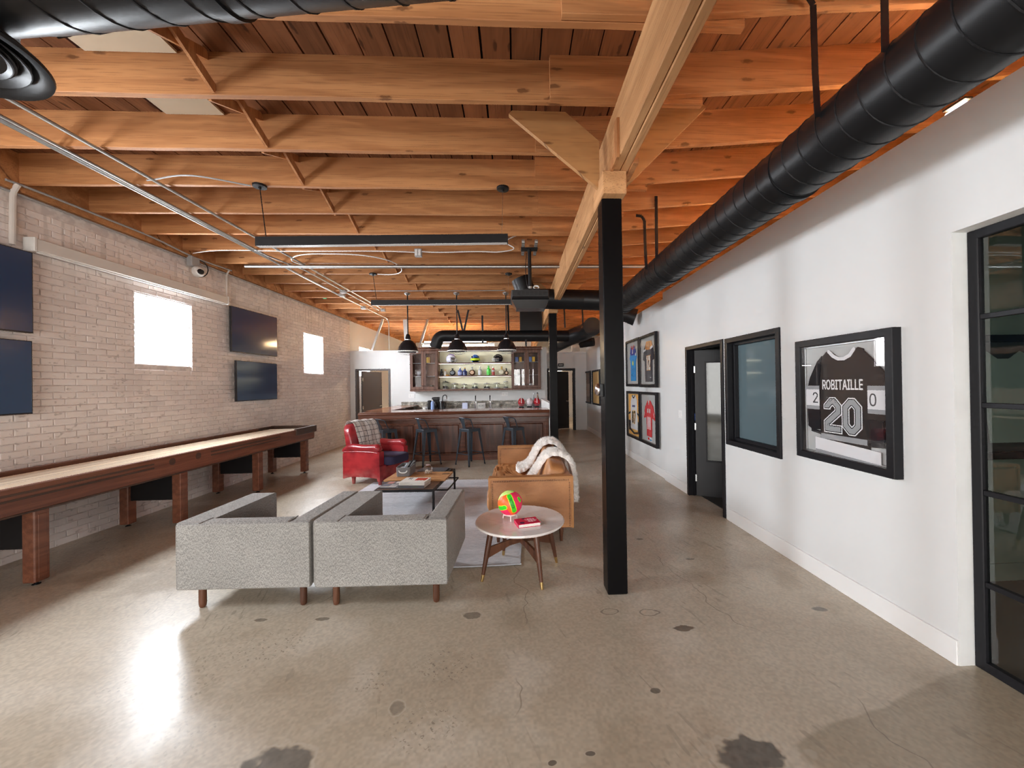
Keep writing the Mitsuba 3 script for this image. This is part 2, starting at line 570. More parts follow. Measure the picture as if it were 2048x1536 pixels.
mat('m_fabric', proc(f_fabric), .92, spec=.15, sheen=.5, bump=proc(f_fabric_bump, 5e-4), bs=.0003)
mat('m_tan', proc(f_tan), .46, spec=.45, bump=proc(lambda p, n, uv: fbm(p.x * 70, p.y * 70, p.z * 70, 3)), bs=.0016)
mat('m_tanedge', (.36, .155, .045), .48, spec=.45)
mat('m_thread', (.055, .022, .010), .7, spec=.3)
mat('m_redleather', proc(f_redleather), .27, spec=.55, bump=proc(lambda p, n, uv: fbm(p.x * 60, p.y * 60, p.z * 60, 3)), bs=.002)
mat('m_navy', (.030, .027, .062), .75, spec=.25, sheen=.8)
mat('m_marble', proc(f_marble), .12, spec=.5)
mat('m_rug', proc(f_rug), .95, spec=.1, bump=proc(f_rugbump, 1e-3), bs=.0018)
mat('m_rugfringe', (.42, .43, .46), .95, spec=.1)
mat('m_stone', proc(f_stone), .5, spec=.4, bump=proc(lambda p, n, uv: fbm(p.x * 40, p.y * 40, p.z * 40, 3)), bs=.01)
mat('m_plaid', proc(f_plaid), .9, spec=.15, sheen=.4)
mat('m_fur', proc(f_fur), .9, spec=.15, sheen=.5)
mat('m_black', (.007, .007, .008), .42, spec=.35)
mat('m_blackgloss', (.010, .010, .012), .2, spec=.5)
mat('m_post', (.0035, .0032, .0036), .34, spec=.10)
mat('m_duct', (.007, .0075, .0085), .38, spec=.30)
mat('m_ductseam', (.006, .006, .007), .6, spec=.3)
mat('m_framedark', (.008, .008, .010), .42, spec=.25)
mat('m_doordark', (.024, .024, .026), .45, spec=.3)
mat('m_doorgrey', (.085, .078, .08), .5, spec=.4)
mat('m_steel', (.62, .63, .63), .28, 1.0)
mat('m_galv', (.50, .51, .50), .38, 1.0)
mat('m_chrome', (.80, .80, .81), .12, 1.0)
mat('m_brass', (.70, .50, .22), .25, 1.0)
mat('m_stool', (.052, .064, .080), .36, .35, spec=.5)
mat('m_whiteplastic', (.72, .72, .70), .4, spec=.4)
mat('m_greyplastic', (.33, .33, .33), .45, spec=.4)
mat('m_blackplastic', (.010, .010, .011), .45, spec=.4)
mat('m_screencase', (.66, .62, .58), .5, spec=.35)
mat('m_tv', (.022, .050, .115), .13, spec=.6)
mat('m_tvframe', (.008, .008, .010), .35, spec=.5)
mat('m_diffuser', (.62, .62, .62), .35, spec=.4)
mat('m_paneglass', (.75, .76, .78), .35, spec=.4)
mat('m_matboard', (.46, .47, .465), .8, spec=.2)
mat('m_frosted', (.105, .150, .168), .06, spec=.55)
mat('m_doorglass', (.09, .095, .085), .05, spec=.5)
mat('m_mirror', (.82, .84, .80), .03, 1.0)
mat('m_cream', (.72, .70, .55), .6, spec=.3)
mat('m_paper', (.72, .70, .66), .6, spec=.3)
mat('m_darkpaper', (.10, .10, .11), .5, spec=.3)
mat('m_officewall', (.34, .36, .33), .6, spec=.2)
mat('m_officefloor', (.035, .035, .033), .9, spec=.2)
mat('m_felt', proc(lambda p, n, uv: mix((.13, .13, .135), (.25, .25, .255), noise(p.x * 300, p.y * 300, p.z * 300))), .95, spec=.1)
mat('m_quartz', (.70, .67, .62), .2, spec=.5)
scene['m_glass'] = {'type': 'thindielectric', 'int_ior': 1.5}
scene['m_tint'] = {'type': 'thindielectric', 'int_ior': 1.6, 'specular_transmittance': rgb((.62, .72, .66))}
scene['m_bottle'] = {'type': 'thindielectric', 'int_ior': 1.5, 'specular_transmittance': rgb((.90, .93, .90))}
_cols = {}


def col(c, rough=.5, spec=.4, metal=0.0):
    """plain coloured material, one per colour"""
    k = tuple(round(float(x), 4) for x in c) + (rough, spec, metal)
    if k not in _cols:
        _cols[k] = mat(f'm_plain_{len(_cols)}', c, rough, metal, spec)
    return _cols[k]
# ------------------------------------------------------------------ structure
import manifold3d as m3


def carve(b, holes):
    """box b = (x0,x1,y0,y1,z0,z1) minus boxes"""
    def cube(q):
        return m3.Manifold.cube((q[1] - q[0], q[3] - q[2], q[5] - q[4])).translate((q[0], q[2], q[4]))
    m = cube(b)
    for h in holes:
        m = m - cube(h)
    mm = m.to_mesh()
    return trimesh.Trimesh(mm.vert_properties[:, :3], mm.tri_verts, process=False)


struct('floor')
add('floor', box(XL - .3, 6.2, YB - .2, YF + .2, -.12, 0), 'm_floor', False)
# --- brick wall on the left
struct('wall_left')
wh = [(XL - .4, XL + .1, y0, y1, z0, z1) for y0, y1, z0, z1 in WINS]
add('wall_left', carve((XL - .25, XL - .005, YB, YP, 0, 3.9), wh), 'm_mortar', False)
part('wall_left', 'plaster_end', carve((XL - .25, XL, YP, YF, 0, 3.9), wh), 'm_plaster', False)
CH, BL = .0695, .2100
bricks = []
for r in range(50):
    z0 = r * CH
    y = 1.9 - (BL / 2 if r % 2 else 0)
    while y < YP - .02:
        a, b = max(y + .0045, 1.9), min(y + BL - .0045, YP - .004)
        zz0, zz1 = z0 + .0045, z0 + CH - .0045
        cuts = [(a, b)]
        for wy0, wy1, wz0, wz1 in WINS:
            if zz1 > wz0 and zz0 < wz1:
                cuts = [q for c in cuts for q in ((c[0], min(c[1], wy0)), (max(c[0], wy1), c[1])) if q[1] - q[0] > .015]
        for c in cuts:
            cz0, cz1 = zz0, zz1
            for wy0, wy1, wz0, wz1 in WINS:
                if c[1] > wy0 and c[0] < wy1:
                    cz0, cz1 = (max(cz0, wz1), cz1) if zz1 > wz1 else (cz0, min(cz1, wz0))
            if cz1 - cz0 > .012 and cz1 < 3.47:
                bricks.append((c[0], c[1], cz0, cz1))
        y += BL


def brick_arrays(B):
    B = np.asarray(B, float)
    n = len(B)
    o = rng.uniform(.0008, .0042, (n, 1))
    t = rng.uniform(-.0011, .0011, (n, 4))
    e = .0055
    ys = np.stack([B[:, 0], B[:, 1], B[:, 1], B[:, 0]], 1)
    zs = np.stack([B[:, 2], B[:, 2], B[:, 3], B[:, 3]], 1)
    yi = ys + np.array([e, -e, -e, e])
    zi = zs + np.array([e, e, -e, -e])
    xo = np.full_like(ys, XL - .004)
    xm = XL - .0015 + o + t * .5
    xi = XL + .0012 + o + t
    V = np.concatenate([np.stack([xo, ys, zs], 2), np.stack([xm, ys + np.sign(yi - ys) * .001, zs + np.sign(zi - zs) * .001], 2), np.stack([xi, yi, zi], 2)], 1)
    f = [(8, 9, 10), (8, 10, 11)]
    for l in (0, 4):
        for k in range(4):
            j = (k + 1) % 4
            f += [(l + k, l + j, l + 4 + j), (l + k, l + 4 + j, l + 4 + k)]
    F = (np.array(f)[None] + (np.arange(n) * 12)[:, None, None]).reshape(-1, 3)
    return V, F, np.array(f)


vis = [b for b in bricks if b[1] > 3.95]
score = sorted(range(len(vis)), key=lambda i: (vis[i][0] ** 1.0 + abs(vis[i][2] - 1.2) * .25) + (9 if (1.36 < vis[i][3] < 3.03 and (vis[i][0] < 4.05)) else 0) + (9 if vis[i][3] < .5 else 0))
near = set(score[:298])
V, F, f1 = brick_arrays(vis)
for i in sorted(near):
    scene[fastnum('wall_left__brick')] = mikit.ply((V[i], f1), 'm_brick', smooth=False)
rest = [vis[i] for i in range(len(vis)) if i not in near] + [b for b in bricks if b[1] <= 3.95]
V, F, f1 = brick_arrays(rest)
add('wall_left__brick_field', trimesh.Trimesh(V.reshape(-1, 3), F, process=False), 'm_brick', False)
labels['wall_left__brick_field'] = {'kind': 'stuff'}

# --- windows: frosted panes that glow with daylight
for i, (y0, y1, z0, z1) in enumerate(WINS):
    k = struct(f'window_{i + 1}')
    fr = [box(XL - .10, XL - .03, y0, y0 + .018, z0, z1), box(XL - .10, XL - .03, y1 - .018, y1, z0, z1),
          box(XL - .10, XL - .03, y0, y1, z0, z0 + .018), box(XL - .10, XL - .03, y0, y1, z1 - .018, z1)]
    part(k, 'frame', fr, 'm_white', False)
    v = [(XL - .035, y0 + .01, z0 + .01), (XL - .035, y1 - .01, z0 + .01), (XL - .035, y1 - .01, z1 - .01), (XL - .035, y0 + .01, z1 - .01)]
    part(k, 'pane', trimesh.Trimesh(v, [(0, 1, 2), (0, 2, 3)], process=False), 'm_paneglass', False, emitter=emit(WINDOW_LIGHT, 6))

# --- wall behind the camera with a storefront
struct('wall_rear')
SX0, SX1, SZ0, SZ1 = -3.4, 1.6, .25, 2.75
add('wall_rear', carve((XL - .2, 6.2, YB - .2, YB, 0, 3.95), [(SX0, SX1, YB - .5, YB + .1, SZ0, SZ1)]), 'm_plaster', False)
k = struct('window_6')
for j in range(4):
    a, b = SX0 + (SX1 - SX0) * j / 4, SX0 + (SX1 - SX0) * (j + 1) / 4
    part(k, 'frame', [box(a, a + .05, YB - .12, YB - .04, SZ0, SZ1), box(b - .05, b, YB - .12, YB - .04, SZ0, SZ1), box(a, b, YB - .12, YB - .04, SZ0, SZ0 + .05), box(a, b, YB - .12, YB - .04, SZ1 - .05, SZ1)], 'm_framedark', False)
    v = [(a + .05, YB - .08, SZ0 + .05), (a + .05, YB - .08, SZ1 - .05), (b - .05, YB - .08, SZ1 - .05), (b - .05, YB - .08, SZ0 + .05)]
    part(k, 'pane', trimesh.Trimesh(v, [(0, 1, 2), (0, 2, 3)], process=False), 'm_paneglass', False, emitter=emit(FRONT_LIGHT, 3))

# --- right wall with the glass door, the window and the office door
struct('wall_right')
GD = (.35, 2.03, 2.415)          # glass door: y0, y1, top
OW = (3.43, 4.36, .88, 2.098)
OD = (4.405, 5.40, 2.105)
holes = [(2.3, 2.8, GD[0], GD[1], -1, GD[2]), (2.3, 2.8, OW[0], OW[1], OW[2], OW[3]), (2.3, 2.8, OD[0], OD[1], -1, OD[2])]
add('wall_right', carve((XR, XR + .13, YB, 6.24, 0, 3.085), holes), 'm_plaster', False)
part('wall_right', 'far_stretch', box(XR + .03, XR + .16, 6.24, 13.4, 0, 3.0), 'm_plaster', False)
struct('baseboard_right')
add('baseboard_right', [box(XR - .014, XR, GD[1] - .0, OD[0] - .03, 0, .14, .003), box(XR - .014, XR, OD[1] + .03, 6.24, 0, .14, .003),
                        box(XR + .016, XR + .03, 6.24, 13.4, 0, .14, .003)], 'm_white', False)
# --- the partition behind the bar, the hallway and the far rooms
struct('wall_partition')
add('wall_partition', carve((XL, .86, YP, YP + .14, 0, 2.66), [(-4.625, -3.635, YP - 1, YP + 1, -1, 2.13)]), 'm_plaster', False)
struct('wall_hallway')
add('wall_hallway', box(.80, .93, YP + .14, 13.4, 0, 2.72), 'm_plaster', False)
struct('wall_return')
add('wall_return', box(.705, .80, 8.25, YP, 0, 1.2), 'm_white', False)
struct('baseboard_partition')
add('baseboard_partition', [box(-3.58, -3.3, YP - .014, YP, 0, .14), box(XL, -4.68, YP - .014, YP, 0, .14)], 'm_white', False)
struct('wall_hall')
add('wall_hall', carve((.93, 2.6, 13.4, 13.52, 0, 2.72), [(1.12, 2.02, 13, 14, -1, 2.12)]), 'm_plaster', False)
part('wall_hall', 'shelf_top', box(.93, 2.47, 13.36, 13.9, 2.70, 2.74), 'm_white', False)
struct('wall_far')
add('wall_far', box(XL - .2, 6.2, YF, YF + .2, 0, 4.6), 'm_plaster', False)
struct('wall_outer')
add('wall_outer', box(6.0, 6.2, YB, YF, 0, 4.6), 'm_plaster', False)
# offices behind the right wall
struct('wall_office')
add('wall_office', box(XR + .13, 6.0, 2.86, 2.96, 0, 2.94), 'm_officewall', False)
part('wall_office', 'baseboard', box(XR + .13, 6.0, 2.845, 2.86, 0, .14), 'm_officewall', False)
part('wall_office', 'second_divider', box(XR + .16, 6.0, 6.5, 6.6, 0, 2.94), 'm_officewall', False)
part('wall_office', 'lid', box(XR + .13, 6.0, YB, 13.4, 2.94, 3.0), 'm_officewall', False)
part('wall_office', 'carpet', box(XR + .135, 6.0, YB + .1, 2.84, .001, .008), 'm_officefloor', False)
part('wall_office', 'carpet', box(XR + .135, 6.0, 2.97, 6.49, .001, .008), 'm_officefloor', False)

# --- ceiling: planks, joists, girder, bridging
struct('ceiling')
JY = [2.149 + .602 * k for k in range(-11, 27)]
add('ceiling', [box(XL - .2, -2.89, YB - .2, YF, 3.935, 3.96), box(-2.85, .75, YB - .2, YF, 3.935, 3.96), box(-2.89, -2.85, YB - .2, 2.12, 3.935, 3.96), box(-2.89, -2.85, 3.34, YF, 3.935, 3.96)], 'm_roof', False)
SL = .08


def sheared(m):
    m.vertices[:, 2] += np.maximum(m.vertices[:, 0] - .75, 0) * SL
    return m


part('ceiling', 'roof_sheet', sheared(box(.75, 6.1, YB - .2, YF, 3.935, 3.96)), 'm_roof', False)
x = -4.872
pi = 0
while x < 6.0:
    a, b = x + .004, x + .203 - .004 - rng.uniform(0, .003)
    if a < -2.87 < b:
        pieces = [(YB, 2.12), (3.34, YF)]
        for sa, sb_ in ((a, -2.888), (-2.858, b)):
            if sb_ - sa > .004:
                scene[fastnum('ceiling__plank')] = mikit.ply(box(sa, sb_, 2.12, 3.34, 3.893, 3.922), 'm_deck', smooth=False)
    else:
        pieces = [(YB, YF)]
    if pi in (17, 22, 23, 28):
        a, b = a + .003, b - .003
    for (p0, p1) in pieces:
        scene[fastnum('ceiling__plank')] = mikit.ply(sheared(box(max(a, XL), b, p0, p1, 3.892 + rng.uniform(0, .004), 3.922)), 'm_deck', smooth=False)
    x += .203
    pi += 1
part('ceiling', 'pale_panel', box(-2.84, -2.25, 2.17, 2.70, 3.872, 3.890), 'm_palepanel', False)
part('ceiling', 'pale_panel', box(-2.84, -2.38, 2.76, 3.30, 3.872, 3.890), 'm_palepanel', False)


def joist(x0, x1, y0, y1, slope, seed):
    """a rough-sawn plank on edge: slightly wavy lower edge"""
    n = 24
    xs = np.linspace(x0, x1, n)
    w = (meshkit.noise(np.stack([xs * 1.7, xs * 0 + seed * 3.3, xs * 0], 1)) - .5) * .012
    zb = 3.6 + w + (np.maximum(xs - .75, 0) * SL - np.maximum(.75 - xs, 0) * SL * 0 if slope else 0)
    zt = 3.893 + (np.maximum(xs - .75, 0) * SL if slope else 0)
    zt = np.broadcast_to(zt, xs.shape)
    b = .004
    ring = lambda y, z: np.stack([xs, np.full(n, y), z], 1)
    L = [ring(y0, zt), ring(y0, zb + b), ring(y0 + b, zb), ring(y1 - b, zb), ring(y1, zb + b), ring(y1, zt)]
    V = np.vstack(L)
    F = []
    for r in range(6):
        s = (r + 1) % 6
        for i in range(n - 1):
            F += [(r * n + i, s * n + i, s * n + i + 1), (r * n + i, s * n + i + 1, r * n + i + 1)]
    F += [(0, r * n, (r + 1) * n) for r in range(1, 5)]
    F += [(n - 1, (r + 1) * n + n - 1, r * n + n - 1) for r in range(1, 5)]
    m = trimesh.Trimesh(V, F, process=False)
    if m.volume < 0:
        m.invert()
    return m


for k, y in enumerate(JY):
    tail = 1.30 + .12 * math.sin(k * 2.3)
    lap = .24 + .05 * math.sin(k * 1.7 + 1)
    scene[fastnum('ceiling__joist')] = mikit.ply(joist(-4.715, tail, y - .046, y, False, k), 'm_joist', smooth=30)
    scene[fastnum('ceiling__joist')] = mikit.ply(joist(lap, 5.99, y - .094, y - .048, True, k + 50), 'm_joist', smooth=30)
part('ceiling', 'ledger', box(XL, -4.715, YB, YF, 3.525, 3.892, .004), 'm_joist', False)
part('ceiling', 'girder', box(.742, .798, YB, YF, 3.185, 3.602, .006), 'm_girder', False)
part('ceiling', 'girder', box(.802, .858, YB, YF, 3.18, 3.602, .006), 'm_girder', False)
for k in range(9, 34):
    y0, y1 = JY[k], JY[k + 1] - .046
    xb = -2.06 + .03 * math.sin(k * 1.3)
    scene[fastnum('ceiling__brace')] = mikit.ply(bar((xb + .02, y0 + .002, 3.87), (xb + .02, y1 - .002, 3.63), .02, .065, up=(0, 0, 1)), 'm_brace', smooth=False)
    scene[fastnum('ceiling__brace')] = mikit.ply(bar((xb - .03, y0 + .002, 3.63), (xb - .03, y1 - .002, 3.87), .02, .065, up=(0, 0, 1)), 'm_brace', smooth=False)
# knee braces, cap and cleats at the first column
for yk, xo in ((2.96, 0), (7.66, 0)):
    part('ceiling', 'knee_brace', prism_y([(-.025, 3.69), (.0, 3.715), (.413, 3.712), (.674, 3.49), (.672, 3.115)], yk, yk + .04), 'm_ply', False)
    part('ceiling', 'knee_brace', prism_y([(1.537, 3.776), (1.50, 3.80), (.93, 3.76), (.86, 3.42), (.86, 3.14), (.895, 3.15)], yk, yk + .04), 'm_ply', False)
    part('ceiling', 'column_cap', box(.662, .842, yk - .15, yk + .19, 3.01, 3.18, .006), 'm_girder', False)
part('ceiling', 'cleat', prism_x([(2.62, 3.44), (2.68, 3.45), (2.72, 3.25), (2.92, 3.18), (2.86, 3.17), (2.63, 3.17)], .722, .741), 'm_brace', False)
part('ceiling', 'cleat', box(.858, .90, 2.70, 2.96, 3.17, 3.21, .003), 'm_brace', False)

# --- columns
for yk in (2.96, 7.66):
    c = thing('steel_column', 'square black steel column nearest the camera, standing beside the marble side table' if yk < 5 else 'square black steel column farther back, at the right end of the bar', 'column')
    part(c, 'shaft', box(.672, .824, yk - .072, yk + .08, 0, 3.01, .006), 'm_post')

# --- doors
# glass door in the right wall
k = struct('door_1')
gx0, gx1 = XR + .09, XR + .13
fb = []
part(k, 'frame', [box(gx0, gx1, GD[1] - .05, GD[1], .04, GD[2], .004), box(gx0, gx1, GD[0], GD[0] + .05, .04, GD[2], .004), box(gx0, gx1, GD[0], GD[1], GD[2] - .05, GD[2], .004), box(gx0, gx1, GD[0], GD[1], 0, .05, .004)], 'm_framedark', False)
for zz in (1.935, 1.452, .974, .475):
    part(k, 'bar', box(gx0 + .004, gx1 - .004, GD[0] + .05, GD[1] - .05, zz - .014, zz + .014, .003), 'm_framedark', False)
zs = [.05, .475, .974, 1.452, 1.935, GD[2] - .05]
for a, b in zip(zs, zs[1:]):
    xg = (gx0 + gx1) / 2
    part(k, 'pane', trimesh.Trimesh([(xg, GD[0] + .05, a), (xg, GD[1] - .05, a), (xg, GD[1] - .05, b), (xg, GD[0] + .05, b)], [(0, 1, 2), (0, 2, 3)], process=False), 'm_tint', False)
# interior window of the office
k = struct('window_7')
fx0, fx1 = XR - .018, XR + .05
y0, y1, z0, z1 = OW
part(k, 'frame', [box(fx0, fx1, y0, y0 + .055, z0, z1, .004), box(fx0, fx1, y1 - .055, y1, z0, z1, .004), box(fx0, fx1, y0, y1, z0, z0 + .055, .004), box(fx0, fx1, y0, y1, z1 - .055, z1, .004)], 'm_framedark', False)
part(k, 'sash', [box(fx1, fx1 + .05, y0 + .03, y0 + .085, z0 + .03, z1 - .03, .003), box(fx1, fx1 + .05, y1 - .085, y1 - .03, z0 + .03, z1 - .03, .003),
                 box(fx1, fx1 + .05, y0 + .03, y1 - .03, z0 + .03, z0 + .085, .003), box(fx1, fx1 + .05, y0 + .03, y1 - .03, z1 - .085, z1 - .03, .003)], 'm_framedark', False)
part(k, 'reveal', [box(fx1 + .05, XR + .16, y1 - .03, y1 + .01, z0, z1), box(fx1 + .05, XR + .16, y0 - .01, y0 + .03, z0, z1), box(fx1 + .05, XR + .16, y0, y1, z0 - .01, z0 + .03), box(fx1 + .05, XR + .16, y0, y1, z1 - .03, z1 + .01)], 'm_framedark', False)
part(k, 'pane', box(XR + .10, XR + .11, y0 + .03, y1 - .03, z0 + .03, z1 - .03), 'm_frosted', False)
# office door, standing ajar
k = struct('door_2')
y0, y1, zt = OD
part(k, 'frame', [box(XR - .018, XR + .15, y0, y0 + .05, 0, zt, .004), box(XR - .018, XR + .15, y1 - .05, y1, 0, zt, .004), box(XR - .018, XR + .15, y0, y1, zt - .05, zt, .004)], 'm_framedark', False)
part(k, 'stop', [box(XR + .05, XR + .075, y1 - .07, y1 - .05, 0, zt - .05), box(XR + .05, XR + .075, y0 + .05, y0 + .07, 0, zt - .05)], 'm_framedark', False)
# the leaf's own frame: +x runs along the leaf from the hinge
a = math.radians(-29)
at((XR + .085, y1 - .075, 0), a)
lw = .885
leaf = carve((0, lw, -.022, .022, .01, zt - .055), [(.14, .76, -.1, .1, .50, 1.88)])
part(k, 'leaf', leaf, 'm_doordark', False)
part(k, 'glass_stop', [box(.13, .15, -.028, .028, .49, 1.89), box(.75, .77, -.028, .028, .49, 1.89), box(.13, .77, -.028, .028, .49, .51), box(.13, .77, -.028, .028, 1.87, 1.89)], 'm_framedark', False)
part(k, 'glass', box(.15, .75, -.006, .006, .51, 1.87), 'm_doorglass', False)
for zz in (1.78, .98, .26):
    part(k, 'hinge', box(-.012, .012, -.034, -.022, zz - .05, zz + .05, .003), 'm_galv', False)
part(k, 'lever', [tube([(lw - .07, -.02, 1.0), (lw - .07, -.07, 1.0)], .012), tube([(lw - .07, -.07, 1.0), (lw - .19, -.07, 1.0)], .010)], 'm_steel')
home()
part(k, 'strike_tag', box(XR + .075, XR + .10, y1 - .0505, y1 - .047, 1.06, 1.16), col(srgb(60, 100, 190)), False)
# door in the partition by the bar
k = struct('door_3')
dx0, dx1, zt = -4.625, -3.635, 2.13
part(k, 'frame', [box(dx0, dx0 + .05, YP - .02, YP + .15, 0, zt, .004), box(dx1 - .05, dx1, YP - .02, YP + .15, 0, zt, .004), box(dx0, dx1, YP - .02, YP + .15, zt - .05, zt, .004)], 'm_doorgrey', False)
at((dx0 + .12, YP + .15, 0), math.radians(73))
part(k, 'leaf', box(0, .9, -.022, .022, .01, zt - .06, .003), 'm_doorgrey', False)
for zz in (1.83, 1.0, .25):
    part(k, 'hinge', box(-.012, .03, -.03, -.022, zz - .05, zz + .05), 'm_galv', False)
part(k, 'lever', [tube([(.83, -.02, 1.02), (.83, -.08, 1.02)], .02), tube([(.83, -.08, 1.02), (.70, -.08, 1.02)], .013)], 'm_steel')
home()
# hallway door
k = struct('door_4')
part(k, 'frame', [box(1.06, 1.14, 13.37, 13.53, 0, 2.15, .004), box(1.99, 2.07, 13.37, 13.53, 0, 2.15, .004), box(1.06, 2.07, 13.37, 13.53, 2.08, 2.16, .004)], 'm_framedark', False)
at((1.16, 13.55, 0), math.radians(28))
part(k, 'leaf', box(0, .84, -.022, .022, .01, 2.06, .003), 'm_doordark', False)
part(k, 'lever', tube([(.78, -.03, 1.0), (.78, -.08, 1.0), (.68, -.08, 1.0)], .011), 'm_steel')
home()
# ------------------------------------------------------------------ grey club chairs
def grey_chair(x, y, rz, label):
    c = thing('club_chair', label, 'armchair', 'pair of grey club chairs')
    at((x, y, 0), rz)
    W, D, z0, z1 = .94, .83, .175, .643
    part(c, 'back', [rbox(-W / 2, W / 2, 0, .045, z0, z1, .012), rbox(-.315, .315, .02, .135, z0 + .02, z1 + .004, .022, 5)], 'm_fabric')
    for s in (-1, 1):
        part(c, 'arm', rbox(s * .315, s * W / 2, .03, D, z0, z1, .022, 5), 'm_fabric')
        part(c, 'piping', [tube([(s * (W / 2 - .005), .003, z0 + .01), (s * (W / 2 - .005), .003, z1 - .006)], .004, 6),
                           tube([(s * .313, .008, z1 + .001), (s * .313, .135, z1 + .002)], .0045, 6)], 'm_fabric')
    part(c, 'seat_base', rbox(-.32, .32, .06, D - .03, z0, .30, .012), 'm_fabric')
    part(c, 'seat_cushion', xf(pillow(.63, .66, .15, .28, 12, 8), (0, .465, .365)), 'm_fabric', True)
    for lx in (-.37, .365):
        for ly in (.105, .72):
            k = numbered(c + '__leg')
            add(k, xf(lathe([(0, 0), (.015, .001), (.021, .008), (.0245, .035), (.0235, z0 + .004), (0, z0 + .004)], 18), (lx, ly, 0)), 'm_walnut')
    home()


grey_chair(-1.962, 2.846, math.radians(-1.7), 'grey fabric club chair seen from behind, nearer the long shuffleboard table')
grey_chair(-.982, 2.808, math.radians(-1.5), 'grey fabric club chair seen from behind, nearer the marble side table')

# ------------------------------------------------------------------ marble side table
t = thing('side_table', 'round white marble side table on splayed walnut legs with brass tips', 'table')
at((.017, 3.32, 0))
part(t, 'tabletop', lathe([(0, .424), (.366, .424), (.377, .428), (.381, .437), (.378, .446), (.370, .4495), (0, .4495)], 72), 'm_marble')
part(t, 'under_plate', lathe([(0, .395), (.13, .395), (.14, .424), (0, .424)], 32), 'm_walnut')
LA = [math.atan2(-.15, -.319), math.atan2(-.309, .162), math.atan2(.133, .317), math.atan2(.316, -.161)]
for a in LA:
    d = np.array([math.cos(a), math.sin(a), 0])
    p0, p1 = d * .352, d * .262 + np.array([0, 0, .424])
    q = lambda f: p0 + (p1 - p0) * f
    k = part(t, 'leg', tube([q(.13), q(.5), q(.82), q(1.0)], [.0145, .0215, .024, .021], 16), 'm_walnut')
    part(k, 'brass_tip', tube([q(0), q(.01), q(.13)], [.010, .0115, .0147], 14), 'm_brass')
for a in (LA[0], LA[1]):
    d = np.array([math.cos(a), math.sin(a), 0])
    s = np.array([-d[1], d[0], 0]) * .010
    prof = [(-.305, .18), (-.295, .265), (-.10, .292), (0, .296), (.10, .292), (.295, .265), (.305, .18), (.1, .245), (0, .252), (-.1, .245)]
    m = extr(prof, .02)
    v = m.vertices.copy()
    m.vertices = v[:, [0]] * d + v[:, [1]] * np.array([0, 0, 1.]) + (v[:, [2]] - .01) * (s / .010)
    if m.volume < 0:
        m.invert()
    part(t, 'stretcher', m, 'm_walnut', False)
home()

# volleyball on its little stand
BC, BR = np.array([-.066, 3.31, .592]), .1045
s = single('ball_stand', [tube([BC + (.052 * math.cos(a), .052 * math.sin(a), -.092), BC + (.066 * math.cos(a), .066 * math.sin(a), -.12), (BC[0] + .07 * math.cos(a), BC[1] + .07 * math.sin(a), .4545)], .006, 8) for a in (.6, 2.7, 4.8)]
           + [xf(trimesh.creation.torus(.055, .006, 28, 10), BC + (0, 0, -.092))], col((.72, .62, .60), .25), 'small pale ring stand under the neon volleyball', 'ball stand')
ball = thing('volleyball', 'neon orange, pink and green volleyball resting on the marble side table', 'ball')
ico = trimesh.creation.icosphere(5, 1.0)
# the ball's frame: e3 faces the camera, e1 to its right, e2 up
e3 = np.array(CAM) - BC
e3 /= np.linalg.norm(e3)
e1 = np.cross([0, 0, 1.], e3)
e1 /= np.linalg.norm(e1)
e2 = np.cross(e3, e1)
fc = ico.triangles_center
fc = fc / np.linalg.norm(fc, axis=1, keepdims=True)
U, Vv, Wd = fc[:, 0], fc[:, 1], fc[:, 2]


def capsule(a, b, r):
    a, b = np.array(a, float), np.array(b, float)
    a = np.append(a, math.sqrt(max(0, 1 - a @ a)))
    b = np.append(b, math.sqrt(max(0, 1 - b @ b)))
    t_ = np.clip(((fc - a) @ (b - a)) / ((b - a) @ (b - a)), 0, 1)
    q = a + t_[:, None] * (b - a)
    q /= np.linalg.norm(q, axis=1, keepdims=True)
    return np.linalg.norm(fc - q, axis=1) - r


cls = np.where(U * .95 + Vv * .28 > .16, 1, 0)                                     # pink right, orange left
cls = np.where((U * .3 - Vv < -.72) & (U < .5), 2, cls)                             # pale cap
cls = np.where((capsule((-.9, .35), (-.35, .9), .13) < 0), 2, cls)
cls = np.where((U * .75 + Vv * .66 < -.52) & (Vv < -.35), 1, cls)
for a_, b_, r_ in (((-.06, .52), (.34, -.62), .17), ((-.86, -.38), (-.42, -.36), .15), ((.72, .30), (.80, .18), .12)):
    d = capsule(a_, b_, r_)
    cls = np.where(d < .045, 3, cls)
    cls = np.where(d < 0, 4, cls)
back = Wd < -.1
cls = np.where(back, np.where(np.sin(U * 5 + Vv * 3) > 0, 0, 1), cls)
BCOL = [srgb(250, 105, 40), srgb(235, 50, 95), srgb(205, 245, 130), srgb(215, 240, 45), srgb(60, 205, 45)]
Rb = np.stack([e1, e2, e3], 1)
for k in range(5):
    f = ico.faces[cls == k]
    m = trimesh.Trimesh(np.array(ico.vertices), np.array(f), process=False)
    m.remove_unreferenced_vertices()
    v = m.vertices
    m.vertices = (v @ Rb.T) * BR * (1.0 + (.004 if k == 4 else 0)) + BC
    part(ball, 'panel', m, col(BCOL[k], .38, .45), True)
tm = text('PROTOUCH', .026, .0008, True, .082)
tm = tm.subdivide_to_size(.006)
v = tm.vertices
ca, sa = math.cos(-1.20), math.sin(-1.20)
x2, y2 = v[:, 0] * ca - v[:, 1] * sa, v[:, 0] * sa + v[:, 1] * ca
dirs = np.stack([x2 / BR + .14, y2 / BR - .05, np.zeros(len(v))], 1)
dirs[:, 2] = np.sqrt(np.maximum(0, 1 - dirs[:, 0] ** 2 - dirs[:, 1] ** 2))
tm.vertices = (dirs @ Rb.T) * (BR * 1.005 + v[:, [2]]) + BC
part(ball, 'lettering', tm, col((.015, .04, .02)), False)

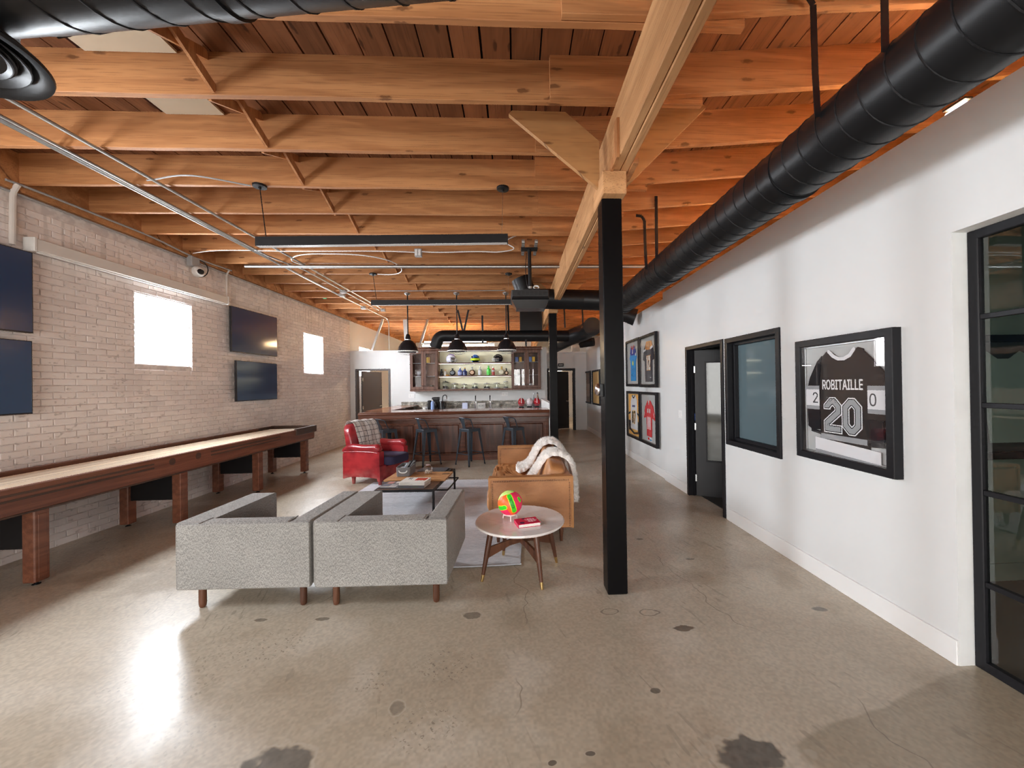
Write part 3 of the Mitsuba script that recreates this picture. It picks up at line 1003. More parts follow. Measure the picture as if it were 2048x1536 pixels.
# paperback
bk = thing('paperback', 'pink-red paperback with white script lying on the marble side table', 'book')
at((.0755, 3.188, .4495), math.radians(14.5))
part(bk, 'pages', box(-.088, .092, -.066, .068, .002, .026), 'm_paper', False)
part(bk, 'cover', [box(-.094, .094, -.071, .071, .026, .0285), box(-.094, .094, -.071, .071, 0, .0022), box(-.0945, -.0925, -.071, .071, 0, .0285)], col(srgb(196, 20, 70), .35), False)
scr = []
for j, (yy, a0, b0) in enumerate(((.030, -.02, .07), (.006, -.005, .08), (-.02, .0, .075))):
    xs = np.linspace(a0, b0, 40)
    scr.append(tube(np.stack([xs + .006 * np.sin(xs * 260), yy + .009 * np.sin(xs * 330 + j), np.full(40, .0288)], 1), .0011, 5))
part(bk, 'script', scr, col((.8, .76, .78)), False)
part(bk, 'picture', [xf(extr(sg.Point(0, 0).buffer(.02), .0006), (-.052, -.035, .0285)), xf(extr(sg.Point(0, 0).buffer(.012), .0006), (-.02, .052, .0285))], col(srgb(70, 20, 60)), False)
home()

# ------------------------------------------------------------------ tan leather sofa
sf = thing('leather_sofa', 'tan leather sofa with stitched boxy arms, its end turned to the camera', 'sofa')
SX0, SX1, SY0, SY1, SZ0, SZT = -.292, .565, 3.885, 5.98, .148, .672
for (a, b) in ((SY0, SY0 + .10), (SY1 - .10, SY1)):
    k = part(sf, 'arm', rbox(SX0, SX1, a, b, SZ0, SZT, .012), 'm_tan')
    yo = a - .001 if a == SY0 else a
    loop = [(SX0 + .010, yo, SZ0), (SX0 + .010, yo, SZT - .012), (SX1 - .010, yo, SZT - .012), (SX1 - .010, yo, SZ0)]
    part(k, 'edge_trim', [bar((SX0 + .011, yo, SZ0), (SX0 + .011, yo, SZT - .002), .012, .022, up=(1, 0, 0)), bar((SX1 - .011, yo, SZ0), (SX1 - .011, yo, SZT - .002), .012, .022, up=(1, 0, 0)), bar((SX0, yo, SZT - .012), (SX1, yo, SZT - .012), .012, .022)], 'm_tanedge', False)
    st = []
    for x in np.arange(SX0 + .05, SX1 - .04, .0175):
        st.append(bar((x, yo - .005, SZT - .032), (x + .006, yo - .005, SZT - .046), .004, .004))
    for z in np.arange(SZ0 + .02, SZT - .05, .0175):
        for x, sg_ in ((SX0 + .034, 1), (SX1 - .034, -1)):
            st.append(bar((x, yo - .005, z), (x + .012 * sg_, yo - .005, z + .006), .004, .004))
    part(k, 'stitching', st, 'm_thread', False, kind='stuff')
part(sf, 'base_rail', rbox(SX0 + .02, SX1, SY0 + .09, SY1 - .09, SZ0, .25, .01), 'm_tan')
part(sf, 'back', rbox(SX1 - .11, SX1, SY0 + .09, SY1 - .09, SZ0, .665, .03, 5), 'm_tan')


def tuft(u, v, seed=3):
    return 0


def seat(u, v):
    a, b = u * 2 * PI, (v - .5) * PI
    sp = lambda q, p: np.sign(q) * np.abs(q) ** p
    cb = sp(np.cos(b), .3)
    p = np.stack([cb * sp(np.cos(a), .25) * .40, cb * sp(np.sin(a), .25) * .945, sp(np.sin(b), .35) * .085], 1)
    top = p[:, 2] > 0
    w = 0
    for cx, cy in [(i * .26 - .12, j * .34) for i in (0, 1) for j in (-2, -1, 0, 1, 2)]:
        d = np.hypot(p[:, 0] - cx, p[:, 1] - cy)
        w = w + np.exp(-(d / .05) ** 2) * .035 + np.exp(-(d / .12) ** 2) * .012
    cre = (meshkit.fbm(p * np.array([11, 15, 1.]), 4, 5) - .5) * .085
    p[:, 2] += np.where(top, cre - w, 0)
    return p


part(sf, 'seat_cushion', xf(grid(120, 60, seat, True), (.06, (SY0 + SY1) / 2, .345)), 'm_tan', True)
for j in range(2):
    cy = SY0 + .10 + .93 * (j + .5)
    m = pillow(.20, .90, .40, .34, 14, 10, lump=.02, seed=j)
    part(sf, 'back_cushion', xf(m, (.38, cy + .01, .565), ry=math.radians(16)), 'm_tan', True)
for y in (SY0 + .06, SY1 - .06):
    m = lathe([(0, -.085), (.05, -.083), (.082, -.06), (.088, 0), (.082, .06), (.05, .083), (0, .085)], 20)
for lx in (SX0 + .09, SX1 - .125):
    for ly in (SY0 + .05, SY1 - .05):
        part(sf, 'leg', tube([(lx, ly, 0), (lx, ly, SZ0 + .002)], [.014, .026], 14), 'm_walnut')


def fur(path, y0, y1, label, seed):
    """sheepskin draped over the sofa's back: a shaggy strip along the path (x, z)"""
    P = spline(np.array([(x, 0, z) for x, z in path]), 150)
    t_ = np.gradient(P, axis=0)
    t_ /= np.linalg.norm(t_, axis=1, keepdims=True)
    nrm = np.stack([-t_[:, 2], t_[:, 1] * 0, t_[:, 0]], 1)
    n = 90
    yy = np.linspace(-1, 1, n)
    L = np.linspace(0, 1, len(P))
    half = (y1 - y0) / 2 * (1 + .10 * np.sin(L * 9 + seed) + .05 * np.sin(L * 23))
    half *= np.clip(np.minimum(L, 1 - L) * 14 + .55, 0, 1)
    top, bot = [], []
    for i in range(len(P)):
        y = (y0 + y1) / 2 + yy * half[i] + .012 * math.sin(i * .7)
        base = P[i][None] + np.stack([yy * 0, y, yy * 0], 1)
        q = base * 30
        h = .018 + .030 * meshkit.fbm(q * np.array([.55, .8, .55]), 3, seed) + .016 * (meshkit.noise(q * 3.1, seed + 5))
        h *= np.clip((1 - np.abs(yy)) * 7, .1, 1) ** .5
        flow = (meshkit.noise(q * .6, seed + 9)[:, None] - .5) * .02
        top.append(base + nrm[i] * h[:, None] + t_[i] * flow)
        bot.append(base - nrm[i] * .002)
    top, bot = np.array(top), np.array(bot)
    V = np.vstack([top.reshape(-1, 3), bot.reshape(-1, 3)])
    m_, o = len(P), len(P) * n
    F = []
    idx = np.arange(m_ * n).reshape(m_, n)
    a, b, c, d = idx[:-1, :-1].ravel(), idx[1:, :-1].ravel(), idx[1:, 1:].ravel(), idx[:-1, 1:].ravel()
    F = np.vstack([np.stack([a, c, b], 1), np.stack([a, d, c], 1), np.stack([a, b, c], 1) + o, np.stack([a, c, d], 1) + o])
    e = []
    for i in range(m_ - 1):
        for j in (0, n - 1):
            p, q = idx[i, j], idx[i + 1, j]
            e += [(p, q, q + o), (p, q + o, p + o)] if j == 0 else [(p, q + o, q), (p, p + o, q + o)]
    for j in range(n - 1):
        for i in (0, m_ - 1):
            p, q = idx[i, j], idx[i, j + 1]
            e += [(p, q + o, q), (p, p + o, q + o)] if i == 0 else [(p, q, q + o), (p, q + o, p + o)]
    m = trimesh.Trimesh(V, np.vstack([F, e]), process=False)
    if m.volume < 0:
        m.invert()
    # locks of wool: thin bent blades standing on the hide
    g = np.random.default_rng(seed)
    K = 15000
    ii, jj = g.integers(1, len(P) - 1, K), g.integers(0, n, K)
    root = top.reshape(-1, 3)[ii * n + jj] - nrm[ii] * .006 + g.normal(0, .003, (K, 3))
    side = t_[ii] * g.normal(0, 1, (K, 1)) + np.array([0, 1, 0]) * g.normal(0, 1, (K, 1))
    side /= np.linalg.norm(side, axis=1, keepdims=True)
    cl = (meshkit.noise(root * 38, seed + 3)[:, None] - .5) * 2.4 * np.cross(nrm[ii], side)
    dirv = nrm[ii] * .75 + cl * .7 + t_[ii] * g.normal(.1, .35, (K, 1)) + np.array([0, 1, 0]) * g.normal(0, .35, (K, 1))
    dirv /= np.linalg.norm(dirv, axis=1, keepdims=True)
    ln = g.uniform(.016, .036, (K, 1))
    w = g.uniform(.0012, .0026, (K, 1))
    mid = root + dirv * ln * .55
    tip = root + dirv * ln + np.array([0, 0, -.006]) * g.uniform(.2, 1, (K, 1)) + t_[ii] * g.normal(0, .004, (K, 1))
    BV = np.stack([root - side * w, root + side * w, mid + side * w * .8, mid - side * w * .8, tip], 1)
    BF = (np.array([(0, 1, 2), (0, 2, 3), (3, 2, 4)])[None] + (np.arange(K) * 5)[:, None, None]).reshape(-1, 3)
    m = join(m, trimesh.Trimesh(BV.reshape(-1, 3), BF, process=False))
    return single('sheepskin_throw', m, 'm_fur', label, 'throw', smooth=True)


fur([(-.02, .445), (.06, .445), (.16, .50), (.245, .62), (.31, .735), (.40, .80), (.50, .795), (.58, .73), (.625, .62), (.64, .45), (.645, .30)], 5.12, 5.56, 'white sheepskin throw over the far half of the tan leather sofa', 1)
fur([(.03, .445), (.13, .47), (.215, .58), (.29, .70), (.375, .785), (.47, .79), (.57, .735), (.615, .62), (.635, .44), (.635, .25)], 4.33, 4.63, 'white sheepskin throw over the end of the tan leather sofa nearest the camera', 2)

# ------------------------------------------------------------------ rug
rg = thing('area_rug', 'pale grey striped woven rug under the coffee table', 'rug')


def rugf(u, v):
    x = -2.42 + 2.445 * u
    y = 3.43 + 3.16 * v
    z = .006 + .004 * meshkit.fbm(np.stack([x * 1.6, y * 1.9, x * 0], 1), 3, 2) + .010 * np.exp(-((x - .0) / .06) ** 2) * np.exp(-((y - 3.45) / .08) ** 2)
    return np.stack([x + .01 * np.sin(y * 5), y + .012 * np.sin(x * 4), z], 1)


top = grid(90, 110, rugf)
part(rg, 'pile', [top, box(-2.41, .015, 3.44, 6.58, .0005, .005)], 'm_rug', True)
part(rg, 'binding', [tube([(-2.42 + 2.445 * i / 30, 3.43 + .012 * math.sin((-2.42 + 2.445 * i / 30) * 4), .010) for i in range(31)], .006, 6), tube([(.025 + .01 * math.sin((3.43 + 3.16 * i / 30) * 5), 3.43 + 3.16 * i / 30, .011) for i in range(31)], .006, 6)], 'm_rugfringe')

# ------------------------------------------------------------------ coffee table and what stands on it
ct = thing('coffee_table', 'low coffee table with a black metal frame, dark top and sliding oak slab', 'table')
CT = (-1.365, 5.43)
CR = math.radians(-3.5)
at((CT[0], CT[1], 0), CR)
cw, cl, ch = .375, .60, .325
part(ct, 'top', box(-cw + .012, cw - .012, -cl + .012, cl - .012, ch - .018, ch, .002), 'm_tabledark', False)
part(ct, 'frame', [box(-cw, cw, -cl, -cl + .025, ch - .028, ch + .001, .002), box(-cw, cw, cl - .025, cl, ch - .028, ch + .001, .002), box(-cw, -cw + .025, -cl, cl, ch - .028, ch + .001, .002), box(cw - .025, cw, -cl, cl, ch - .028, ch + .001, .002)], 'm_black', False)
for lx in (-1, 1):
    for ly in (-1, 1):
        part(ct, 'leg', box(lx * cw, lx * (cw - .025), ly * cl, ly * (cl - .025), .012, ch - .02, .002), 'm_black', False)
part(ct, 'slab', box(-.415, .415, -.20, .27, ch + .004, ch + .030, .004), 'm_oak', False)
part(ct, 'slab_runner', [tube(rounded([(-.02, -.30, ch - .02), (-.02, -.30, ch - .085), (.47, -.30, ch - .085), (.47, .36, ch - .085), (-.02, .36, ch - .085), (-.02, .36, ch - .02)], .01), .010, 8)], 'm_black')
home()
ZT, ZS = ch + .002, ch + .031
# hardbacks
def hardback(name, loc, rz, w, d, h, cover, label, extra=None, cat='book'):
    b = thing(name, label, cat)
    at(loc, rz)
    part(b, 'pages', box(-w / 2 + .006, w / 2 - .005, -d / 2 + .003, d / 2 - .005, .003, h - .003), 'm_paper', False)
    part(b, 'cover', [box(-w / 2, w / 2, -d / 2, d / 2, 0, .003, .0008), box(-w / 2, w / 2, -d / 2, d / 2, h - .003, h, .0008), box(-w / 2, w / 2, -d / 2 - .001, -d / 2 + .003, 0, h, .0008)], cover, False)
    if extra:
        extra(b, w, d, h)
    home()
    return b


def ex_low(b, w, d, h):
    part(b, 'spine_print', [box(-w / 2 + .03, -w / 2 + .06, -d / 2 - .0018, -d / 2 - .001, h * .3, h * .7), box(.02, .09, -d / 2 - .0018, -d / 2 - .001, h * .2, h * .8)], col((.10, .11, .08)), False)


def ex_top(b, w, d, h):
    part(b, 'cover_picture', box(.0, .14, -.03, .10, h, h + .0006), col(srgb(176, 62, 44), .35), False)
    part(b, 'title_block', box(-.105, -.090, .02, .105, h, h + .0006), col((.05, .05, .06)), False)
    part(b, 'title_block', box(-.080, -.062, .02, .105, h, h + .0006), col((.05, .05, .06)), False)
    part(b, 'spine_print', [box(-w / 2 + .02, -.02, -d / 2 - .0018, -d / 2 - .001, h * .62, h * .72), box(-w / 2 + .02, .02, -d / 2 - .0018, -d / 2 - .001, h * .3, h * .4)], col((.45, .42, .36)), False)


hardback('hardback', (-1.315, 5.015, ZT), math.radians(-7), .335, .25, .036, 'm_darkpaper', 'white and dark hardback under the cream one on the coffee table', ex_low)
hardback('hardback', (-1.308, 5.02, ZT + .0365), math.radians(-7), .33, .255, .040, col((.66, .64, .58), .4), 'cream hardback with a red picture, top of the stack on the coffee table', ex_top)


def ex_mag(b, w, d, h):
    for (x, y, ww, dd, c) in ((-.05, .08, .08, .10, (.42, .16, .14)), (.05, .09, .07, .09, (.55, .50, .47)), (-.06, -.05, .09, .10, (.12, .13, .17)), (.045, -.06, .10, .11, (.30, .29, .30)), (.0, -.13, .2, .03, (.5, .49, .48))):
        part(b, 'cover_picture', box(x - ww / 2, x + ww / 2, y - dd / 2, y + dd / 2, h, h + .0005), col(c, .35), False)


hardback('magazine', (-1.615, 5.075, ZT), math.radians(-6), .235, .31, .014, 'm_darkpaper', 'dark grey picture magazine left of the book stack on the coffee table', ex_mag, 'magazine')
# felt basket with remotes
bs = thing('felt_basket', 'grey felt basket with a white rope handle on the oak slab', 'basket')
at((-1.585, 5.60, ZS), math.radians(2))
bw, bd, bh = .195, .37, .125


def basket(u, v):
    a = u * 2 * PI
    sp = lambda q: np.sign(q) * np.abs(q) ** .22
    prof = np.array([(0, 0.0), (.96, 0.0), (.985, .06), (1.0, .5), (1.03, .98), (1.03, 1.0), (.97, 1.0), (.94, .5), (.92, .06), (0, .05)])
    i = np.clip(v * 9, 0, 9)
    r = np.interp(i, range(10), prof[:, 0])
    z = np.interp(i, range(10), prof[:, 1])
    return np.stack([sp(np.cos(a)) * r * bw / 2, sp(np.sin(a)) * r * bd / 2, z * bh], 1)


part(bs, 'body', grid(64, 9, basket, True), 'm_felt', 40)
part(bs, 'handle', tube(spline([(-.055, -bd / 2 - .001, .086), (-.04, -bd / 2 - .012, .066), (0, -bd / 2 - .016, .054), (.04, -bd / 2 - .012, .060), (.055, -bd / 2 - .001, .082)], 18), .0085, 8), 'm_whiteplastic')
home()
for j, (dx, dy, rx, lab) in enumerate(((.020, .04, .6, 'black remote leaning out of the felt basket, nearer its middle'), (.068, .10, .55, 'black remote leaning out of the felt basket at its right rim'))):
    r_ = thing('remote_control', lab, 'remote', 'remotes in the felt basket')
    m = rbox(-.021, .021, -.085, .085, -.009, .009, .006)
    b_ = [xf(rbox(-.0045, .0045, -.004, .004, 0, .002, .001), (x_, y_, .009)) for x_ in (-.01, .0, .01) for y_ in np.arange(-.05, .06, .02)]
    R_ = dict(loc=(-1.585 + dx, 5.60 + dy, ZS + .115), rx=rx, rz=-.35 + j * .1)
    part(r_, 'body', xf(m, **R_), 'm_blackplastic')
    part(r_, 'buttons', xf(join(b_), **R_), 'm_greyplastic', False)
single('tissue_pack', xf(rbox(-.04, .04, -.06, .06, -.02, .02, .012), (-1.62, 5.55, ZS + .075), rz=.2, rx=.2), col((.38, .47, .56), .3), 'pale blue packet lying in the felt basket', 'packet')
single('glass_bottle', xf(lathe([(0, 0), (.028, 0), (.03, .01), (.03, .07), (.014, .09), (.014, .105), (0, .105)], 18), (-1.60, 5.66, ZS + .03), rx=-.3), col((.32, .36, .40), .15), 'small glass bottle lying in the felt basket', 'bottle')
# faceted terrarium jar
jr = thing('glass_jar', 'faceted glass jar of shells and pebbles on the oak slab', 'jar')
at((-1.265, 5.55, ZS))
part(jr, 'glass', lathe([(.045, .001), (.066, .035), (.066, .085), (.030, .125)], 6), 'm_glass', False)
part(jr, 'edges', [tube([(q0 * math.cos(a), q0 * math.sin(a), z0_), (q1 * math.cos(a), q1 * math.sin(a), z1_)], .0016, 5) for a in np.arange(6) * PI / 3 for q0, z0_, q1, z1_ in ((.045, .001, .066, .035), (.066, .035, .066, .085), (.066, .085, .030, .125))], 'm_chrome', kind='stuff')
part(jr, 'lid', lathe([(0, .126), (.034, .124), (.034, .131), (0, .138)], 6), col((.42, .30, .30), .3), False)
part(jr, 'shells', join([xf(trimesh.creation.icosphere(1, rng.uniform(.009, .015)), (rng.uniform(-.036, .036), rng.uniform(-.036, .036), .014 + rng.uniform(0, .035))) for _ in range(34)]), col((.50, .45, .38), .6), 40, kind='stuff')
home()
single('coaster', box(-1.06, -.97, 5.50, 5.57, ZS, ZS + .005, .001), col((.20, .11, .05)), 'thin dark coaster at the right end of the oak slab', 'coaster', smooth=False)
lp = thing('laptop_folio', 'dark grey closed folio at the far end of the coffee table', 'folio')
at((-1.22, 5.86, ZT), math.radians(-5))
ov = sg.box(-.20, -.115, .20, .115).buffer(.022, quad_segs=4)
part(lp, 'lower_leaf', extr(ov, .012), 'm_black', False)
part(lp, 'upper_leaf', xf(extr(sg.box(-.21, -.11, .17, .12).buffer(.02, quad_segs=4), .010), (-.02, 0, .014)), col((.055, .058, .066), .5), False)
home()

# ------------------------------------------------------------------ red leather armchair
ac = thing('leather_armchair', 'worn red leather armchair with rolled arms and a navy seat cushion', 'armchair')
AF = ((-2.40, 6.80, 0), math.radians(-19.5))
at(*AF)
# body: sides, front rail, feet
for s in (-1, 1):
    prof = [(-.40, .085), (-.40, .50), (-.30, .56), (.26, .565), (.325, .54), (.325, .30), (.345, .24), (.345, .075), (.33, .075), (.27, .115), (.10, .13), (-.2, .125), (-.34, .105), (-.37, .085)]
    m = extr(prof, .115)
    v = m.vertices.copy()
    m.vertices = np.stack([v[:, 0], s * (.265 + v[:, 2]), v[:, 1]], 1)
    if m.volume < 0:
        m.invert()
    k = part(ac, 'side', m.subdivide(), 'm_redleather', 25)
    pa = spline([(-.40, s * .33, .535), (-.25, s * .335, .60), (.0, s * .335, .592), (.22, s * .335, .60), (.315, s * .335, .588)], 26)
    rr = np.r_[np.linspace(.05, .062, 6), np.full(14, .063), np.linspace(.064, .072, 4), [.064, .035]]
    part(ac, 'arm_roll', tube(pa, rr, 18), 'm_redleather')
    part(ac, 'front_scroll', rbox(.30, .352, s * .262, s * .385, .075, .33, .022, 4), 'm_redleather')
    part(ac, 'nail_trim', tube([(-.38, s * .384, .53), (-.1, s * .386, .545), (.2, s * .386, .545), (.30, s * .384, .53)], .006, 6), 'm_redleather')
part(ac, 'seat_base', rbox(-.36, .33, -.27, .27, .10, .30, .02), 'm_redleather')


def backf(u, v):
    # u around the outline, v up; a plump, rolled back
    a, b = u * 2 * PI, (v - .5) * PI
    sp = lambda q, p: np.sign(q) * np.abs(q) ** p
    cb = sp(np.cos(b), .45)
    y = cb * sp(np.cos(a), .55) * .335
    x = cb * sp(np.sin(a), .6) * .105
    z = sp(np.sin(b), .62) * .36
    lean = -(z + .36) * .20
    roll = -.05 * np.clip((z - .12) / .24, 0, 1) ** 2 * np.where(x < 0, 1.3, .3)
    return np.stack([x + lean + roll, y * (1 - .10 * np.clip(-z / .36, 0, 1)), z], 1)


bm = xf(grid(72, 44, backf, True), (-.25, 0, .62))
part(ac, 'back', bm, 'm_redleather', True)
part(ac, 'seat_cushion', xf(pillow(.72, .53, .16, .3, 12, 8, lump=.012, seed=4), (.115, 0, .385)), 'm_navy', True)
for (lx, ly) in ((.30, -.335), (.30, .335), (-.22, -.335), (-.22, .335)):
    add(numbered(ac + '__foot'), xf(lathe([(0, 0), (.020, .001), (.026, .02), (.030, .06), (.034, .115), (0, .12)], 14), (lx, ly, 0)), 'm_redleather')
home()
# plaid blanket: hangs over the back
at(*AF)
pth = spline([(-.455, 0, .62), (-.478, 0, .78), (-.49, 0, .91), (-.455, 0, 1.005), (-.385, 0, 1.012), (-.315, 0, .955), (-.27, 0, .86), (-.222, 0, .70), (-.175, 0, .54), (-.125, 0, .462)], 90)
L = np.r_[0, np.cumsum(np.linalg.norm(np.diff(pth, axis=0), axis=1))]
ny = 40
yy = np.linspace(-.215, .325, ny)
Vb, uvb = [], []
for side in (0, 1):
    for i in range(len(pth)):
        t_ = pth[min(i + 1, len(pth) - 1)] - pth[max(i - 1, 0)]
        t_ /= np.linalg.norm(t_)
        nr = np.array([-t_[2], 0, t_[0]]) * (1 if True else -1)
        for y in yy:
            w = .006 * math.sin(y * 31 + L[i] * 6) + .004 * math.sin(L[i] * 19 + y * 11)
            edge = .03 * max(0, abs(y - .055) - .2) * (1.2 if i > 55 else .3)
            Vb.append(pth[i] + nr * (.012 + w - side * .006 - edge) + np.array([0, y, 0]))
            uvb.append((y + .3, L[i]))
nP = len(pth)
idx = np.arange(nP * ny).reshape(nP, ny)
a_, b_, c_, d_ = idx[:-1, :-1].ravel(), idx[1:, :-1].ravel(), idx[1:, 1:].ravel(), idx[:-1, 1:].ravel()
F1 = np.vstack([np.stack([a_, c_, b_], 1), np.stack([a_, d_, c_], 1)])
F2 = F1[:, ::-1] + nP * ny
E_ = []
o_ = nP * ny
ringi = list(idx[:, 0]) + list(idx[-1, 1:]) + list(idx[::-1, -1][1:]) + list(idx[0, ::-1][1:])
for p, q in zip(ringi, ringi[1:]):
    E_ += [(p, q, q + o_), (p, q + o_, p + o_)]
mb = trimesh.Trimesh(np.array(Vb), np.vstack([F1, F2, E_]), process=False)
bl = single('plaid_blanket', mb, 'm_plaid', 'white blanket with a black window check over the back of the red armchair', 'blanket', smooth=True, uv=np.array(uvb))
home()

# ------------------------------------------------------------------ shuffleboard table
sb = thing('shuffleboard_table', 'long wooden shuffleboard table with a pale maple playfield along the brick wall', 'game table')
FX, BX, Y0, Y1 = -3.935, -4.748, 1.80, 7.77
ZTOP, ZBOT = .853, .638
part(sb, 'front_rail', box(FX, FX - .05, Y0 + .05, Y1 - .62, ZBOT, ZTOP, .006), 'm_shuffle', False)
part(sb, 'back_rail', box(BX, BX + .05, Y0, Y1 - .5, ZBOT, ZTOP + .02, .006), 'm_shuffle', False)
part(sb, 'trough', box(FX - .05, BX + .05, Y0 + .04, Y1 - .04, ZBOT + .01, ZBOT + .035), 'm_shuffledark', False)
part(sb, 'playfield', rbox(FX - .085, BX + .135, Y0 + .28, Y1 - .28, ZTOP - .105, ZTOP - .012, .01, 4), 'm_maple')
for (ya, yb) in ((Y0, Y0 + .70), (Y1 - .70, Y1)):
    part(sb, 'end_box', [box(FX + .014, FX - .03, ya, yb, ZTOP - .10, ZTOP + .022, .005), box(BX, BX + .035, ya, yb, ZTOP - .10, ZTOP + .024, .005),
                         box(FX + .014, BX, (ya if ya == Y0 else yb - .045), (ya + .045 if ya == Y0 else yb), ZTOP - .10, ZTOP + .022, .005)], 'm_shuffledark', False)
part(sb, 'bottom_trim', box(FX + .004, FX - .04, Y0 + .1, Y1 - .1, ZBOT - .012, ZBOT + .004, .003), 'm_shuffledark', False)
part(sb, 'front_rail_end', box(FX - .002, FX - .05, Y1 - .63, Y1 - .06, ZBOT, ZTOP - .09, .005), 'm_shuffle', False)
for (ya, yb) in ((2.05, 4.38), (5.16, 6.62)):
    for zz in (.800, .757):
        part(sb, 'inlay_stripe', box(FX - .002, FX + .003, ya, yb, zz - .0095, zz + .0095, .001), 'm_shuffledark', False)
for yy_ in (4.60, 4.96):
    part(sb, 'medallion', rot_to(xf(extr(sg.Point(0, 0).buffer(.038, quad_segs=12), .005)), 'x').apply_translation((FX, yy_, .785)), 'm_shuffledark', False)
for ly in (2.09, 3.42, 4.80, 6.18, 7.50):
    lk = []
    for (xa, xb) in ((FX - .035, FX - .135), (BX + .085, BX + .185)):
        k = part(sb, 'leg', [box(xa, xb, ly - .055, ly + .055, .03, ZBOT, .008), box(xa + .004, xa, ly - .03, ly + .03, .06, ZBOT - .05, .003)], 'm_shuffle', False)
        part(k, 'leveler', lathe([(0, 0), (.026, 0), (.026, .006), (.010, .012), (.010, .032), (0, .032)], 14).apply_translation(((xa + xb) / 2, ly, 0)), 'm_black')
    part(sb, 'leg_panel', box(FX - .13, BX + .18, ly - .02, ly + .02, .30, ZBOT, .003), 'm_black', False)
# ------------------------------------------------------------------ ducts
def duct_seams(P, r, pitch=.14, skip=0.0):
    """raised spiral seam: rings leaning along the pipe"""
    P, N, B = frames(np.asarray(P, float))
    s = np.r_[0, np.cumsum(np.linalg.norm(np.diff(P, axis=0), axis=1))]
    out = []
    n = 26
    ang = np.linspace(0, 2 * PI * s[-1] / pitch, int(s[-1] / pitch * n))
    d = ang / (2 * PI) * pitch
    C = np.stack([np.interp(d, s, P[:, k]) for k in range(3)], 1)
    Nn = np.stack([np.interp(d, s, N[:, k]) for k in range(3)], 1)
    Bb = np.stack([np.interp(d, s, B[:, k]) for k in range(3)], 1)
    Q = C + (r + .0006) * (Nn * np.cos(ang)[:, None] + Bb * np.sin(ang)[:, None])
    return tube(Q, .0042, 4, True)


def straight(p, q, n=24):
    return np.linspace(p, q, n)


RD = .188
d1 = thing('air_duct', 'thick black spiral duct running along the top of the white wall', 'duct')
main = straight((1.835, -3.2, 2.965), (1.835, 6.35, 2.985), 30)
part(d1, 'pipe', tube(main, RD, 40), 'm_duct')
part(d1, 'spiral_seam', duct_seams(main, RD, .132), 'm_ductseam', False)
elb = rounded([(1.835, 6.30, 2.985), (1.83, 7.25, 3.18), (1.30, 7.35, 3.22)], .42, 12)
part(d1, 'elbow', tube(elb, RD + .002, 36), 'm_duct')
for yy_ in (.2, 2.4, 4.45, 6.33):
    part(d1, 'joint_band', tube(straight((1.835, yy_, 2.965 + yy_ * .002), (1.835, yy_ + .05, 2.965 + yy_ * .002), 2), RD + .006, 40), 'm_duct')
cross = straight((1.34, 7.345, 3.22), (.46, 7.33, 3.24), 10)
part(d1, 'cross_pipe', tube(cross, RD, 36), 'm_duct')
part(d1, 'outlet', tube(rounded([(.48, 7.33, 3.24), (.26, 7.33, 3.25), (.12, 7.33, 3.62)], .18, 10), RD, 32), 'm_duct')


def strap(parent, p, q, w=.035):
    part(parent, 'strap', bar(p, q, w, .004, up=(0, 1, .01)), 'm_black', False)


for ys, hook in ((1.99, True), (1.63, False), (4.42, False), (4.72, True)):
    xs_ = 1.835
    zj = 3.6 + (xs_ - .75) * SL
    pts = [(xs_ - .19, ys, 3.02), (xs_ - .20, ys, 3.25), (xs_ - .205, ys, zj - .06), (xs_ - .24, ys, zj - .005), (xs_ - .31, ys, zj + .005)] if hook else [(xs_ - .17, ys, 3.06), (xs_ - .165, ys, zj + .10)]
    for a, b in zip(pts, pts[1:]):
        strap(d1, a, b)

d2 = thing('air_duct', 'black spiral duct crossing overhead at the top edge, ending in a round ceiling diffuser', 'duct')
P2 = straight((1.15, 1.05, 3.10), (-1.74, 1.415, 3.10), 20)
part(d2, 'pipe', tube(P2, .20, 40), 'm_duct')
part(d2, 'spiral_seam', duct_seams(P2, .20, .17), 'm_ductseam', False)
part(d2, 'joint_band', tube(straight(P2[14], P2[14] + (P2[15] - P2[14]) * .35, 2), .209, 40), 'm_duct')
part(d2, 'elbow', tube(rounded([(-1.66, 1.405, 3.10), (-2.06, 1.45, 3.10), (-2.06, 1.45, 2.86)], .25, 10), .198, 36), 'm_duct')
part(d2, 'collar', [lathe([(.198, z_), (.206, z_ + .006), (.198, z_ + .012)], 40).apply_translation((-2.06, 1.45, 0)) for z_ in (2.90, 2.93, 2.96, 2.99)], 'm_duct', kind='stuff')
part(d2, 'diffuser', lathe([(.20, 2.905), (.285, 2.862), (.293, 2.852), (.290, 2.842), (.262, 2.848), (.225, 2.885), (.20, 2.905)], 56).apply_translation((-2.06, 1.45, 0)), 'm_duct', 50)
for r_ in (.235, .19, .145, .10, .055):
    part(d2, 'diffuser_ring', lathe([(r_, 2.853), (r_ - .004, 2.850), (r_ - .034, 2.874), (r_ - .030, 2.877), (r_, 2.853)], 48).apply_translation((-2.06, 1.45, 0)), 'm_black', 50)
part(d2, 'diffuser_throat', lathe([(0, 2.878), (.262, 2.878), (.262, 2.884), (0, 2.884)], 40).apply_translation((-2.06, 1.45, 0)), 'm_black', False)
part(d2, 'strap', bar((.55, 1.14, 3.29), (.55, 1.14, 3.62), .035, .004, up=(0, 1, 0)), 'm_black', False)

